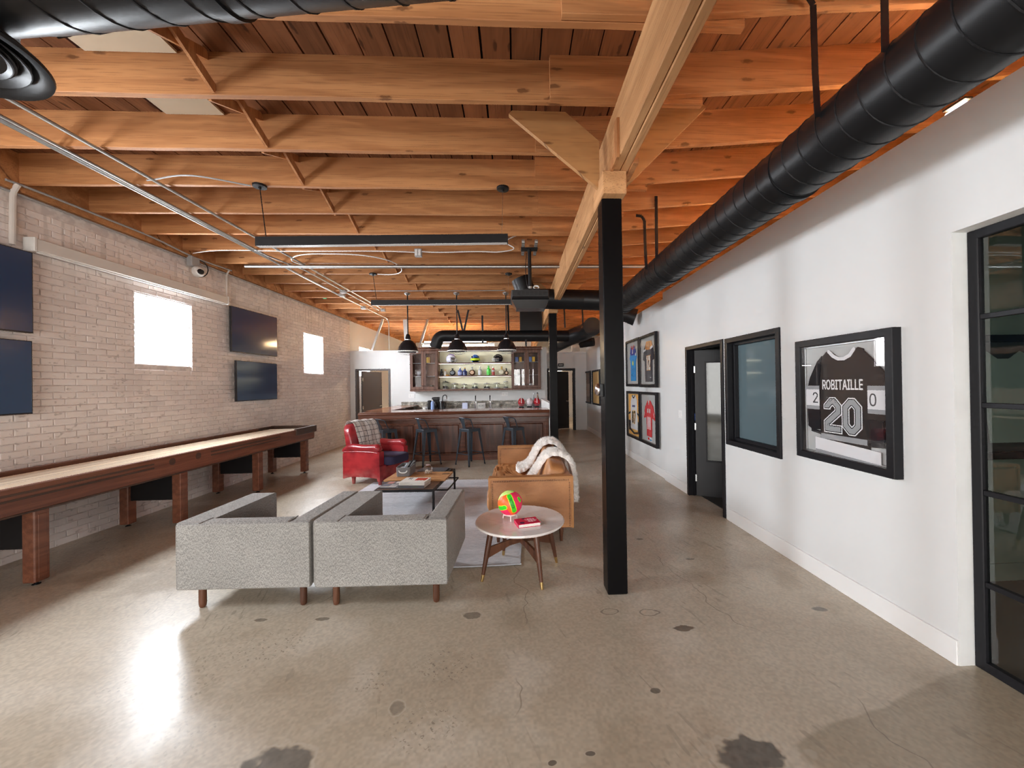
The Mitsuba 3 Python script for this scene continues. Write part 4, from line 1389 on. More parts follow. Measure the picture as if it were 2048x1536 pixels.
d3 = thing('air_duct', 'black duct with a round end cap beyond the column, sloping away down the hall', 'duct')
part(d3, 'pipe', tube(rounded([(1.86, 9.2, 2.98), (1.86, 9.9, 2.97), (1.45, 10.5, 2.86), (1.25, 12.3, 2.83)], .5, 10), .215, 32), 'm_duct')
part(d3, 'end_cap', tube([(1.86, 9.17, 2.98), (1.86, 9.215, 2.98)], .222, 36), 'm_duct')
part(d3, 'branch', tube([(1.9, 11.2, 2.80), (2.25, 11.0, 2.83)], .14, 24), 'm_black')
for x_, y_ in ((1.25, 9.6), (1.66, 9.35)):
    part(d3, 'strap', bar((x_, y_, 3.02), (x_ - .02, y_, 3.62 + (x_ - .75) * SL), .035, .004, up=(0, 1, 0)), 'm_black', False)
sc = thing('duct_outlet', 'black open duct outlet against the white wall above the jersey frames', 'duct')
part(sc, 'scoop', [tube([(2.02, 7.55, 2.98), (2.20, 7.55, 2.97), (2.38, 7.5, 2.90)], [.10, .15, .165], 28)], 'm_black')
part(sc, 'neck', tube([(1.84, 7.3, 3.04), (2.05, 7.55, 2.98)], .11, 20), 'm_duct')

d4 = thing('air_duct', 'black horizontal duct above the bar with an elbow turned down at its left end', 'duct')
P4 = straight((1.6, 10.3, 2.90), (-1.62, 10.3, 2.93), 20)
part(d4, 'pipe', tube(P4, .148, 32), 'm_duct')
part(d4, 'elbow', tube(rounded([(-1.60, 10.3, 2.93), (-2.02, 10.3, 2.93), (-2.12, 10.3, 2.62)], .30, 12), .150, 32), 'm_duct')
part(d4, 'flange', lathe([(.15, 0), (.175, 0), (.175, .012), (.15, .012)], 32).apply_translation((-2.12, 10.3, 2.615)), 'm_duct')
part(d4, 'riser_box', box(.13, .71, 10.1, 10.5, 3.03, 3.56, .004), 'm_duct', False)
for pa, pb in (((-1.50, 10.2, 3.6), (-1.38, 10.2, 3.06)), ((-1.22, 10.2, 3.6), (-1.34, 10.2, 3.06)), ((-.86, 10.2, 3.45), (-.86, 10.2, 2.72)), ((-.17, 9.2, 3.6), (-.17, 10.2, 2.95)), ((.28, 10.2, 2.95), (.28, 10.2, 2.62))):
    part(d4, 'strap', bar(pa, pb, .045, .006, up=(0, 1, .01)), 'm_black', False)

# ------------------------------------------------------------------ linear pendants
def linear_lamp(y, zl, zr, label):
    c = thing('linear_pendant', label, 'pendant lamp', 'slim black linear pendants')
    xa, xb = -2.515, -.060
    def slab(dz0, dz1, hw, ins=0):
        V = [(x + s, yy_, z + dz) for x, z, s in ((xa, zl, ins), (xb, zr, -ins)) for yy_ in (y - hw, y + hw) for dz in (dz0, dz1)]
        return hull(V)
    part(c, 'housing', [slab(.012, .088, .032), slab(.0, .012, .032) if False else slab(0, .014, .0315)], 'm_black', False)
    part(c, 'diffuser', slab(-.002, .006, .027, .008), 'm_diffuser', False)
    for (x, z, xc, w, mm) in ((-2.43, zl + .09, -2.485, .004, 'm_black'), (-.12, zr + .09, -.104, .0016, 'm_steel')):
        part(c, 'cable', tube([(x, y, z), (xc, y, 3.58)], w, 6), mm)
        part(c, 'canopy', lathe([(0, 0), (.012, 0), (.014, .018), (.060, .020), (.062, .024), (.062, .040), (0, .040)], 32).apply_translation((xc, y, 3.560)), 'm_black' if w < .003 else 'm_steel' if False else 'm_black')


linear_lamp(3.90, 2.995, 3.035, 'slim black linear pendant lamp nearer the camera, above the seating')
linear_lamp(6.90, 3.04, 3.045, 'slim black linear pendant lamp farther back, above the red armchair')

# ------------------------------------------------------------------ bar pendants
for i, (x, nm) in enumerate(((-2.265, 'left'), (-1.235, 'middle'), (-.19, 'right'))):
    c = thing('barn_pendant', f'black dome pendant with a wire cage over the bar, {nm} one of three', 'pendant lamp', 'dome pendants over the bar')
    at((x, 8.25, 0))
    zr = 2.335
    part(c, 'dome', lathe([(.208, zr), (.203, zr + .035), (.185, zr + .10), (.15, zr + .17), (.10, zr + .225), (.055, zr + .25), (.055, zr + .247), (.098, zr + .221), (.147, zr + .166), (.181, zr + .098), (.199, zr + .035), (.204, zr)], 44), 'm_blackgloss', 50)
    part(c, 'lining', lathe([(.206, zr - .003), (.2095, zr + .001), (.2095, zr + .018), (.203, zr + .02), (.196, zr + .036), (.178, zr + .096), (.145, zr + .162), (.096, zr + .216), (.0, zr + .235)], 44), 'm_whiteplastic', 50)
    part(c, 'neck', lathe([(.055, zr + .262), (.052, zr + .30), (.036, zr + .36), (.024, zr + .375), (0, zr + .375)], 24), 'm_blackgloss')
    part(c, 'neck_ring', lathe([(.0, zr + .245), (.056, zr + .245), (.058, zr + .264), (.0, zr + .264)], 24), 'm_steel')
    part(c, 'rod', tube([(0, 0, zr + .37), (0, 0, 3.545)], .012, 10), 'm_black')
    part(c, 'canopy', lathe([(0, 3.53), (.03, 3.53), (.065, 3.56), (.065, 3.585), (0, 3.585)], 24), 'm_galv')
    cg = []
    for r_, z_ in ((.205, -.012), (.165, -.040), (.09, -.06)):
        cg.append(tube([(r_ * math.cos(a), r_ * math.sin(a), zr + z_) for a in np.linspace(0, 2 * PI, 33)], .0016, 5, False))
    for a in np.arange(6) * PI / 3:
        cg.append(tube(spline([(.21 * math.cos(a), .21 * math.sin(a), zr + .01), (.165 * math.cos(a), .165 * math.sin(a), zr - .040), (.09 * math.cos(a), .09 * math.sin(a), zr - .06), (0, 0, zr - .066)], 10), .0016, 5))
    part(c, 'cage', cg, 'm_greyplastic', kind='stuff')
    home()

# ------------------------------------------------------------------ conduits, cables and boxes under the joists
ZC = 3.576
single('conduit', tube([(-3.71, -2, ZC), (-3.70, 3.0, ZC), (-3.72, 6.25, ZC), (-3.74, 8.75, ZC)], .019, 10), 'm_galv', 'thicker galvanised conduit running lengthwise under the joists, nearest the brick wall', 'conduit')
single('conduit', tube([(-3.655, -2, ZC), (-3.645, 3.0, ZC), (-3.66, 5.9, ZC), (-3.50, 6.6, ZC), (-3.50, 10.1, ZC)], .013, 8), 'm_galv', 'thin galvanised conduit hugging the thicker lengthwise one', 'conduit')
single('conduit', tube([(-3.39, -2, ZC), (-3.38, 2.7, ZC), (-3.355, 6.3, ZC), (-3.36, 9.9, ZC)], .015, 8), 'm_galv', 'galvanised conduit running lengthwise under the joists, right of the close pair', 'conduit')
single('conduit', tube(rounded([(-3.74, 8.7, ZC), (-3.70, 11.35, ZC), (-3.68, 11.42, ZC - .1), (-3.68, 11.42, 2.66)], .12), .014, 8), 'm_galv', 'conduit that bends down to the top of the partition behind the bar', 'conduit')
single('cross_conduit', tube([(-4.25, 6.30, 3.545), (-2.7, 6.3, 3.538), (.2, 6.3, 3.538), (2.2, 6.3, 3.545)], .028, 12), 'm_galv', 'thick bright steel pipe crossing the whole ceiling from side to side', 'pipe')
single('cross_conduit', tube([(-3.5, 8.06, 3.58), (-2.27, 8.06, 3.58), (-.2, 8.06, 3.58)], .010, 8), 'm_galv', 'thin steel conduit feeding the three dome pendants', 'conduit')
for i, (x, y, lab) in enumerate(((-3.50, 8.05, 'steel junction box on the conduits, the one nearest the second linear pendant'), (-3.66, 8.35, 'small steel junction box just left of the larger one on the conduits'), (-3.735, 9.7, 'steel junction box where the conduit turns toward the partition'), (-3.36, 10.0, 'steel junction box at the far end of the lengthwise conduits'))):
    single('junction_box', box(x - .055, x + .055, y - .05, y + .05, 3.535, 3.60, .005), 'm_galv', lab, 'junction box', smooth=False)
jb = thing('junction_box', 'pale two-gang outlet box on a joist below the cable loop, right of the ceiling bridging', 'junction box')
part(jb, 'box', box(-1.44, -1.34, 5.64, 5.70, 3.485, 3.60, .004), 'm_greyplastic', False)
part(jb, 'socket', box(-1.43, -1.395, 5.632, 5.642, 3.50, 3.585, .002), 'm_whiteplastic', False)
part(jb, 'socket', box(-1.385, -1.35, 5.632, 5.642, 3.50, 3.585, .002), 'm_whiteplastic', False)


def cable(pts, r, label, m='m_greyplastic', n=60):
    return single('ceiling_cable', tube(spline(pts, n), r, 7), m, label, 'cable')


cable([(-3.45, 3.8, 3.585), (-3.2, 3.72, 3.575), (-2.95, 3.68, 3.57), (-2.75, 3.76, 3.575), (-2.56, 3.88, 3.585)], .007, 'thin grey cable sagging to the left canopy of the nearer linear pendant')
cable([(-4.60, 5.75, 3.56), (-4.3, 5.69, 3.575), (-3.4, 5.68, 3.57), (-2.4, 5.66, 3.565), (-1.44, 5.66, 3.55)], .007, 'pale cable running across a joist from the brick wall to the outlet box', 'm_whiteplastic')
cable([(-1.34, 5.66, 3.56), (-1.0, 5.64, 3.545), (-.4, 5.63, 3.55), (-.12, 5.62, 3.555), (.0, 5.62, 3.60), (-.06, 5.62, 3.64), (-.12, 5.62, 3.68), (0, 5.60, 3.76), (.12, 5.58, 3.80)], .008, 'pale looping cable from the outlet box to the projector mount', 'm_whiteplastic')
cable([(-3.36, 6.25, 3.555), (-3.42, 6.1, 3.57), (-3.2, 5.9, 3.585), (-2.75, 5.85, 3.59), (-2.3, 5.9, 3.588), (-1.95, 6.15, 3.58), (-1.9, 6.6, 3.57), (-2.4, 6.88, 3.585)], .009, 'white looping cable above the crossing pipe', 'm_whiteplastic')
single('ceiling_cable', tube(spline([(-4.70, 3.8, 3.578), (-4.69, 4.1, 3.585), (-4.695, 4.7, 3.592), (-4.69, 5.3, 3.588), (-4.69, 5.8, 3.55), (-4.69, 6.5, 3.565), (-4.69, 6.62, 3.57)], 50), .012, 8), 'm_greyplastic', 'grey cable clipped along the ledger above the brick wall', 'cable')
single('wall_conduit', tube([(-4.742, YB, 3.492), (-4.742, YP, 3.510)], .013, 8), 'm_greyplastic', 'thin grey conduit along the top edge of the brick wall', 'conduit')
for (y, lab) in ((3.88, 'white pipe dropping down the brick wall left of the screen case'), (6.58, 'white pipe dropping down the brick wall at the right end of the screen case')):
    single('wall_pipe', tube(rounded([(-4.69, y, 3.575), (-4.735, y - .002, 3.50), (-4.735, y - .01, 3.06 if y > 5 else 3.0)], .05), .022 if y < 5 else .014, 10), 'm_screencase', lab, 'pipe')
sp = thing('wall_projector', 'small white and grey camera on a bracket above the brick wall, over the window', 'camera')
part(sp, 'bracket', box(-4.74, -4.66, 5.80, 5.95, 3.40, 3.55, .01), 'm_greyplastic', False)
part(sp, 'body', xf(pillow(.13, .15, .15, .8, 8, 8), (-4.64, 5.885, 3.335)), 'm_whiteplastic', True)
part(sp, 'lens', tube([(-4.60, 5.86, 3.33), (-4.56, 5.85, 3.32)], [.042, .034], 16), 'm_black')
part(sp, 'cord', tube(spline([(-4.68, 5.93, 3.52), (-4.60, 6.0, 3.45), (-4.60, 5.99, 3.33), (-4.66, 5.93, 3.27)], 20), .007, 6), 'm_black')
gl = single('green_bulb_clip', xf(pillow(.10, .05, .10, .7, 8, 6), (-4.33, 9.0, 3.68)), col(srgb(70, 150, 95)), 'small green plastic bag tucked between two joists near the brick wall', 'bag', smooth=True)

# ------------------------------------------------------------------ projector on its pole
pj_ = thing('projector', 'black projector hanging from the ceiling on a black pole', 'projector')
for x in (.13, .31):
    part(pj_, 'strut_channel', [box(x - .02, x + .02, 5.28, 5.86, 3.575, 3.60, .003), ] + [box(x - .022, x + .022, y_ - .02, y_ + .02, 3.565, 3.576) for y_ in np.arange(5.33, 5.84, .07)], 'm_galv', False)
part(pj_, 'ceiling_plate', box(.10, .34, 5.50, 5.62, 3.55, 3.572, .004), 'm_black', False)
part(pj_, 'pole', tube([(.22, 5.56, 3.56), (.225, 5.56, 2.995)], .026, 16), 'm_black')
part(pj_, 'coupler', tube([(.225, 5.56, 3.02), (.225, 5.56, 2.965)], .034, 16), 'm_galv')
part(pj_, 'adapter_plate', box(.12, .36, 5.46, 5.66, 2.945, 2.97, .004), 'm_black', False)
part(pj_, 'cable_coil', [xf(trimesh.creation.torus(.038, .006, 24, 8), (.31, 5.50, 2.985 + .013 * j), rx=.9) for j in range(2)], 'm_whiteplastic')
part(pj_, 'power_cord', tube(spline([(.18, 5.53, 3.5), (.165, 5.52, 3.3), (.17, 5.52, 3.1), (.20, 5.52, 2.97)], 24), .005, 6), 'm_black')
part(pj_, 'body', hull([(x, y, z) for x, y in ((-.045, 5.42), (.485, 5.42), (.50, 5.78), (-.06, 5.78)) for z in (2.80, 2.935)] + [(-.03, 5.36, 2.835), (.47, 5.36, 2.835), (-.03, 5.36, 2.925), (.47, 5.36, 2.925)]), 'm_blackplastic', False)
part(pj_, 'lower_shell', hull([(-.045, 5.40, 2.80), (.485, 5.40, 2.80), (.485, 5.76, 2.80), (-.045, 5.76, 2.80), (.02, 5.44, 2.685), (.43, 5.44, 2.685), (.43, 5.7, 2.685), (.02, 5.7, 2.685)]), 'm_blackgloss', False)
part(pj_, 'vent', [box(.04 + .06 * j, .08 + .06 * j, 5.357, 5.362, 2.855, 2.905) for j in range(7)], 'm_black', False, kind='stuff')
# ------------------------------------------------------------------ televisions and the screen case on the brick wall
def tv(y0, y1, z0, z1, label, tilt=0.0):
    c = thing('television', label, 'television', 'flat televisions on the brick wall')
    xw = XL + .004
    yc, zc = (y0 + y1) / 2, (z0 + z1) / 2
    R = trimesh.transformations.rotation_matrix(tilt, [0, 0, 1])
    R[:3, 3] = (xw + .085, yc, zc)
    PLACE[0] = R
    w, h = (y1 - y0) / 2, (z1 - z0) / 2
    part(c, 'screen', box(.012, .0155, -w + .008, w - .008, -h + .012, h - .008), 'm_tv', False)
    part(c, 'bezel', [box(-.022, .016, -w, -w + .009, -h, h, .002), box(-.022, .016, w - .009, w, -h, h, .002), box(-.022, .016, -w, w, h - .009, h, .002), box(-.022, .016, -w, w, -h, -h + .014, .002)], 'm_tvframe', False)
    part(c, 'back_shell', hull([(-.02, -w + .02, -h + .02), (-.02, w - .02, -h + .02), (-.02, w - .02, h - .02), (-.02, -w + .02, h - .02), (-.05, -w * .6, -h * .7), (-.05, w * .6, -h * .7), (-.05, w * .6, h * .4), (-.05, -w * .6, h * .4), (.011, -w + .004, -h + .004), (.011, w - .004, -h + .004), (.011, w - .004, h - .004), (.011, -w + .004, h - .004)]), 'm_tvframe', False)
    part(c, 'wall_mount', box(-.085, -.05, -.14, .14, -.12, .12, .004), 'm_black', False)
    home()
    return c


tv(6.60, 7.76, 2.225, 2.985, 'upper television of the far pair, right of the screen case', -.03)
tv(6.68, 7.77, 1.395, 2.085, 'lower television of the far pair, above the shuffleboard table')
tv(2.85, 3.965, 2.17, 2.955, 'upper television of the near pair, cut off at the left edge')
tv(2.85, 3.955, 1.393, 2.095, 'lower television of the near pair, cut off at the left edge')
pc = thing('projector_screen', 'long pale roll-up projector screen case mounted high on the brick wall over the window', 'projector screen')
part(pc, 'case', [box(-4.755, -4.655, 3.99, 6.49, 2.985, 3.105, .006)], 'm_screencase', False)
part(pc, 'end_cap', box(-4.76, -4.65, 3.965, 3.99, 2.975, 3.112, .005), 'm_whiteplastic', False)
part(pc, 'end_cap', box(-4.76, -4.65, 6.49, 6.515, 2.975, 3.112, .005), 'm_whiteplastic', False)
part(pc, 'weight_bar', box(-4.70, -4.675, 4.02, 6.46, 2.968, 2.986, .003), 'm_whiteplastic', False)

# ------------------------------------------------------------------ framed jerseys on the office wall
def frame_thing(yc, zc, w, h, label, deep=.05, fw=.045, backing='m_matboard', group=None, cat='picture frame', x=None):
    c = thing('jersey_frame', label, cat, group)
    wallframe(yc, zc, (XR if x is None else x) - .002)
    part(c, 'frame', frame4(w, h, fw, deep), 'm_framedark', False)
    part(c, 'backing', box(-w / 2 + .012, w / 2 - .012, -h / 2 + .012, h / 2 - .012, .001, .008), backing, False)
    part(c, 'inner_lip', frame4(w - 2 * fw + .002, h - 2 * fw + .002, .014, .022, .002), 'm_galv', False)
    return c


def flat(poly, z0, d=.004):
    return xf(extr(poly, d), (0, 0, z0))


def glassfront(c, w, h, fw, z):
    part(c, 'glass', trimesh.Trimesh([(-w / 2 + fw - .004, -h / 2 + fw - .004, z), (w / 2 - fw + .004, -h / 2 + fw - .004, z), (w / 2 - fw + .004, h / 2 - fw + .004, z), (-w / 2 + fw - .004, h / 2 - fw + .004, z)], [(0, 1, 2), (0, 2, 3)], process=False), 'm_glass', False)


def puff(poly, z, d):
    """cloth shape with a softened rim"""
    P = sg.Polygon(poly) if not hasattr(poly, 'area') else poly
    return [flat(P, z, d * .6), flat(P.buffer(-.004), z + d * .6, d * .4)]


def digit(ch, w, h, t):
    """block numeral with cut corners, centred"""
    a, b, c = w / 2 - t / 2, h / 2 - t / 2, .26 * w
    def st(P):
        return sg.LineString(P).buffer(t / 2, cap_style='flat', join_style='mitre')
    octa = lambda y0, y1: st([(-a + c, y1), (a - c, y1), (a, y1 - c), (a, y0 + c), (a - c, y0), (-a + c, y0), (-a, y0 + c), (-a, y1 - c), (-a + c, y1), (a - c, y1)])
    if ch == '0':
        return octa(-b, b)
    if ch == '8':
        return octa(-b, t * .1).union(octa(-t * .1, b))
    if ch == '2':
        return st([(-a, .20 * h), (-a, b - c), (-a + c, b), (a - c, b), (a, b - c), (a, .10 * h), (-a, -.24 * h), (-a, -b), (a + t / 2, -b)])
    if ch == '7':
        return st([(-a - t / 2, b), (a, b), (a, .22 * h), (-.12 * w, -h / 2)])
    return st([(-.22 * w - t * .3, .28 * h), (.0, .28 * h + t * .3), (.0, h / 2 - t * .2)]).union(sg.box(-t / 2, -h / 2, t / 2, h / 2)).union(sg.box(-w * .34, -h / 2, w * .34, -h / 2 + t * .8))


def num(s, h, z, m_in, m_edge, m_line, w, x, y, parent, t):
    """outlined block number"""
    k = len(s)
    dw = w / k * .90
    for i, ch in enumerate(s):
        P = digit(ch, dw if ch != '1' else dw * .8, h, t)
        o = (x + (i - (k - 1) / 2) * w / k, y, z)
        part(parent, 'numeral', xf(extr(P.buffer(.010, join_style='mitre'), .0012), o), m_edge, False)
        if m_line:
            part(parent, 'numeral_line', xf(extr(P.buffer(.0015, join_style='mitre').difference(P.buffer(-.004, join_style='mitre')), .0022), o), m_line, False)
        part(parent, 'numeral_fill', xf(extr(P.buffer(-.002, join_style='mitre'), .0020), o), m_in, False)


WHITE, BLK, SILV = col((.70, .70, .72), .8, .15), col((.028, .024, .023), .85, .15), col((.30, .31, .325), .75, .2)
DKB = col((.012, .012, .015), .8, .15)
# the big near one
JW, JH = .85, .965
c = frame_thing(2.743, 1.449, JW, JH, 'large framed black hockey jersey with silver number 20, nearest the glass door', .062, .055)
# torso, sleeves (local x right, y up)
part(c, 'torso', puff([(-.145, .375), (-.085, .36), (-.04, .325), (.0, .315), (.05, .325), (.09, .355), (.13, .385), (.175, .37), (.215, .20), (.215, -.36), (-.215, -.36), (-.215, .20), (-.185, .34)], .010, .010), BLK, False)
part(c, 'collar', flat(sg.LineString([(-.115, .372), (-.075, .335), (-.03, .312), (.02, .310), (.07, .330), (.105, .372)]).buffer(.013), .0205, .003), WHITE, False)
part(c, 'sleeve', puff([(-.185, .345), (-.235, .30), (-.315, .165), (-.345, .06), (-.335, -.22), (-.285, -.245), (-.205, -.235), (-.205, .17)], .017, .008), DKB, False)
part(c, 'sleeve', puff([(.175, .365), (.245, .30), (.335, .20), (.345, .10), (.345, -.28), (.30, -.305), (.205, -.28), (.20, .18)], .017, .008), BLK, False)
for s_, x0, x1, yb in ((1, -.345, -.208, .005), (1, .212, .347, .005)):
    part(c, 'sleeve_band', [flat([(x0, yb - .055), (x1, yb - .055), (x1, yb + .075), (x0, yb + .075)], .0255, .0015)], WHITE, False)
    part(c, 'sleeve_trim', flat([(x0, yb + .075), (x1, yb + .075), (x1, yb + .105), (x0, yb + .105)], .0256, .0015), SILV, False)
    part(c, 'sleeve_trim', flat([(x0, yb - .085), (x1, yb - .085), (x1, yb - .055), (x0, yb - .055)], .0256, .0015), SILV, False)
    part(c, 'sleeve_number', xf(text('2' if x0 < 0 else '0', .085, .0012, False, .05), (x1 - .04 if x0 < 0 else x0 + .04, yb + .01, .0272)), col((.06, .06, .065), .7), False)
part(c, 'cuff', puff([(-.30, -.235), (-.20, -.25), (-.20, -.275), (-.30, -.262)], .02, .006), DKB, False)
part(c, 'glove_end', puff([(.215, -.12), (.335, -.12), (.34, -.30), (.24, -.31), (.235, -.20)], .026, .010), DKB, False)
part(c, 'hem_band', flat([(-.26, -.40), (.30, -.425), (.30, -.335), (-.26, -.30)], .0215, .002), WHITE, False)
part(c, 'hem_trim', flat([(-.205, -.265), (.20, -.265), (.20, -.305), (-.205, -.305)], .0212, .002), SILV, False)
part(c, 'hem_trim', flat([(-.255, -.42), (.30, -.445), (.30, -.42), (-.255, -.395)], .0225, .002), SILV, False)
part(c, 'name', xf(text('ROBITAILLE', .072, .0015, True, .355), (-.005, .118, .0205)), WHITE, False)
num('20', .255, .0205, col((.30, .315, .325), .6), WHITE, DKB, .335, -.005, -.115, c, .046)
part(c, 'signature', [tube(spline([(-.15, .0, .0235), (-.13, .02, .0235), (-.11, -.01, .0235), (-.085, .01, .0235), (-.06, -.02, .0235)], 30), .0012, 5), tube(spline([(-.14, -.20, .0235), (-.11, -.18, .0235), (-.08, -.20, .0235), (-.05, -.185, .0235)], 24), .0012, 5)], col((.08, .09, .11)), False)
glassfront(c, JW, JH, .055, .050)
home()
# the far four
FWD_, FH = .87, .965
GRP = 'framed sports jerseys in a block of four'
c = frame_thing(7.835, 2.018, FWD_, FH, 'framed bright blue jersey, upper left of the block of four', .05, .045, 'm_matboard', GRP)
BLU, BLU2 = col(srgb(20, 140, 205), .8), col(srgb(30, 50, 140), .8)
part(c, 'shirt', puff([(-.15, .26), (-.06, .30), (.06, .30), (.16, .26), (.235, .10), (.17, .05), (.165, -.37), (-.165, -.37), (-.17, .05), (-.24, .10)], .010, .010), BLU, False)
part(c, 'yoke', puff([(-.19, .20), (-.12, .33), (-.04, .30), (.05, .30), (.13, .33), (.20, .20), (.10, .16), (-.1, .16)], .018, .006), BLU2, False)
part(c, 'collar', [flat(sg.LineString([(-.08, .345), (-.03, .29), (.03, .29), (.08, .345)]).buffer(.016), .024, .003)], col(srgb(190, 40, 60)), False)
part(c, 'placket', flat(sg.box(-.02, .19, .02, .30), .025, .001), WHITE, False)
part(c, 'crest', flat(sg.Point(0, -.005).buffer(.05), .021, .002), col(srgb(190, 215, 90)), False)
part(c, 'crest_number', xf(text('6', .06, .001, True), (0, -.005, .0235)), WHITE, False)
for k_, yy_ in enumerate((-.14, -.2, -.27)):
    part(c, 'signature', tube(spline([(-.12, yy_, .021), (-.06, yy_ + .03, .021), (0, yy_ - .02, .021), (.06, yy_ + .025, .021), (.12, yy_ - .01, .021)], 26), .002, 5), col(srgb(20, 60, 120)), False)
part(c, 'sleeve_patch', flat(sg.box(.15, .14, .21, .20), .021, .001), WHITE, False)
glassfront(c, FWD_, FH, .045, .042)
home()
c = frame_thing(6.925, 2.008, FWD_, FH, 'framed dark jersey with white number 12 and a gold yoke', .05, .045, 'm_matboard', GRP)
NV, GOLD = col((.030, .030, .042), .85), col(srgb(185, 120, 50), .7)
part(c, 'shirt', puff([(-.22, .24), (-.10, .33), (.12, .33), (.24, .26), (.30, .02), (.20, .0), (.19, -.385), (-.17, -.385), (-.19, .0), (-.29, .03)], .010, .010), NV, False)
part(c, 'yoke', puff([(-.16, .22), (-.08, .36), (.18, .35), (.25, .23), (.10, .20), (-.02, .20)], .018, .006), GOLD, False)
part(c, 'helmet_stripe', [flat(sg.box(-.04, .24, -.01, .33), .0245, .001), flat(sg.box(.07, .235, .10, .33), .0245, .001)], col(srgb(110, 60, 25)), False)
part(c, 'sleeve_band', flat([(-.25, .17), (-.10, .195), (-.10, .225), (-.25, .21)], .0245, .001), WHITE, False)
part(c, 'sleeve_band', flat([(.12, .195), (.26, .22), (.26, .265), (.12, .235)], .0245, .001), WHITE, False)
num('12', .26, .0205, col((.62, .64, .60), .6), GOLD, None, .215, .01, -.04, c, .05)
part(c, 'maker_mark', flat(sg.box(.09, -.315, .15, -.30), .021, .001), WHITE, False)
glassfront(c, FWD_, FH, .045, .042)
home()
c = frame_thing(7.835, .953, FWD_, FH, 'framed white, gold and black hockey jersey with number 87', .05, .045, 'm_paper', GRP)
YEL = col(srgb(235, 180, 95), .8)
part(c, 'backdrop', flat(sg.box(-.39, -.45, .39, .43), .0085, .001), YEL, False)
part(c, 'shirt', puff([(-.20, .27), (-.10, .40), (.10, .40), (.22, .29), (.24, -.30), (-.22, -.30)], .010, .010), WHITE, False)
part(c, 'sleeve', puff([(-.20, .30), (-.33, .10), (-.36, -.12), (-.25, -.14), (-.20, .0)], .014, .008), YEL, False)
part(c, 'sleeve', puff([(.22, .30), (.35, .12), (.37, -.12), (.27, -.14), (.23, .0)], .014, .008), YEL, False)
part(c, 'sleeve_band', flat([(-.36, -.02), (-.21, .02), (-.21, .06), (-.35, .03)], .0225, .001), DKB, False)
part(c, 'sleeve_band', flat([(.23, .02), (.37, -.03), (.37, .02), (.23, .06)], .0225, .001), DKB, False)
part(c, 'sleeve_lower', puff([(-.37, -.13), (-.24, -.13), (-.22, -.34), (-.33, -.34)], .014, .008), DKB, False)
part(c, 'sleeve_lower', puff([(.26, -.13), (.38, -.13), (.36, -.36), (.25, -.34)], .014, .008), DKB, False)
part(c, 'collar', flat(sg.LineString([(-.09, .40), (-.03, .35), (.03, .35), (.09, .40)]).buffer(.014), .0205, .002), DKB, False)
part(c, 'hem_band', flat([(-.25, -.33), (0, -.40), (.28, -.37), (.28, -.33), (0, -.36), (-.25, -.29)], .0215, .002), DKB, False)
part(c, 'name', flat(sg.box(-.10, .155, .10, .20), .0206, .001), col(srgb(80, 90, 130)), False)
num('87', .26, .0205, DKB, YEL, None, .24, 0, -.05, c, .044)
glassfront(c, FWD_, FH, .045, .042)
home()
c = frame_thing(6.925, .953, FWD_, FH, 'framed red football jersey with white lettering, lower right of the block of four', .05, .045, 'm_matboard', GRP)
RED = col(srgb(200, 20, 35), .75)
part(c, 'shirt', puff([(-.20, .22), (-.06, .33), (.06, .33), (.20, .23), (.30, .05), (.28, -.02), (.14, .02), (.13, -.24), (-.13, -.24), (-.14, .02), (-.27, -.01), (-.30, .05)], .010, .010), RED, False)
part(c, 'shorts', puff([(-.13, -.235), (.13, -.235), (.125, -.33), (-.125, -.33)], .012, .010), RED, False)
part(c, 'collar', flat([(-.03, .33), (0, .24), (.03, .33)], .0205, .001), WHITE, False)
part(c, 'front_panel', flat(sg.box(-.10, -.20, .10, .03), .0205, .001), col(srgb(225, 150, 155), .7), False)
for (x_, y_, w_, h_) in ((-.05, .14, .045, .075), (.05, .14, .045, .075), (-.045, -.07, .03, .17), (.04, -.07, .03, .17)):
    part(c, 'stripe', flat(sg.box(x_ - w_ / 2, y_ - h_ / 2, x_ + w_ / 2, y_ + h_ / 2), .0218, .001), WHITE, False)
for s_ in (-1, 1):
    part(c, 'sleeve_stripe', flat([(s_ * .23, .10), (s_ * .26, .03), (s_ * .28, .04), (s_ * .25, .12)] if s_ > 0 else [(-.23, .10), (-.25, .12), (-.28, .04), (-.26, .03)], .0205, .001), WHITE, False)
part(c, 'card', flat(sg.box(-.11, -.45 + .04, .13, -.34), .012, .002), WHITE, False)
part(c, 'card_picture', [flat(sg.box(-.09, -.395, -.01, -.35), .0142, .001)], RED, False)
part(c, 'card_picture', [flat(sg.box(.01, -.40, .11, -.375), .0142, .001)], col(srgb(60, 140, 190)), False)
glassfront(c, FWD_, FH, .045, .042)
home()
# two pictures far down the hall
c = thing('hall_picture', 'black framed dark poster far down the hall', 'picture frame')
wallframe(13.06, 1.49, XR + .028)
part(c, 'frame', frame4(1.0, 1.09, .05, .04), 'm_framedark', False)
part(c, 'print', box(-.46, .46, -.50, .50, .001, .010), col((.16, .11, .085), .5), False)
part(c, 'figures', flat(sg.box(-.2, -.32, .3, .12), .010, .001), col((.30, .20, .15), .5), False)
home()
c = thing('hall_picture', 'black framed golden-brown poster down the hall, nearer than the dark one', 'picture frame')
wallframe(11.70, 1.49, XR + .028)
part(c, 'frame', frame4(1.1, 1.07, .05, .04), 'm_framedark', False)
part(c, 'print', box(-.5, .5, -.49, .49, .001, .010), col(srgb(205, 165, 110), .5), False)
home()
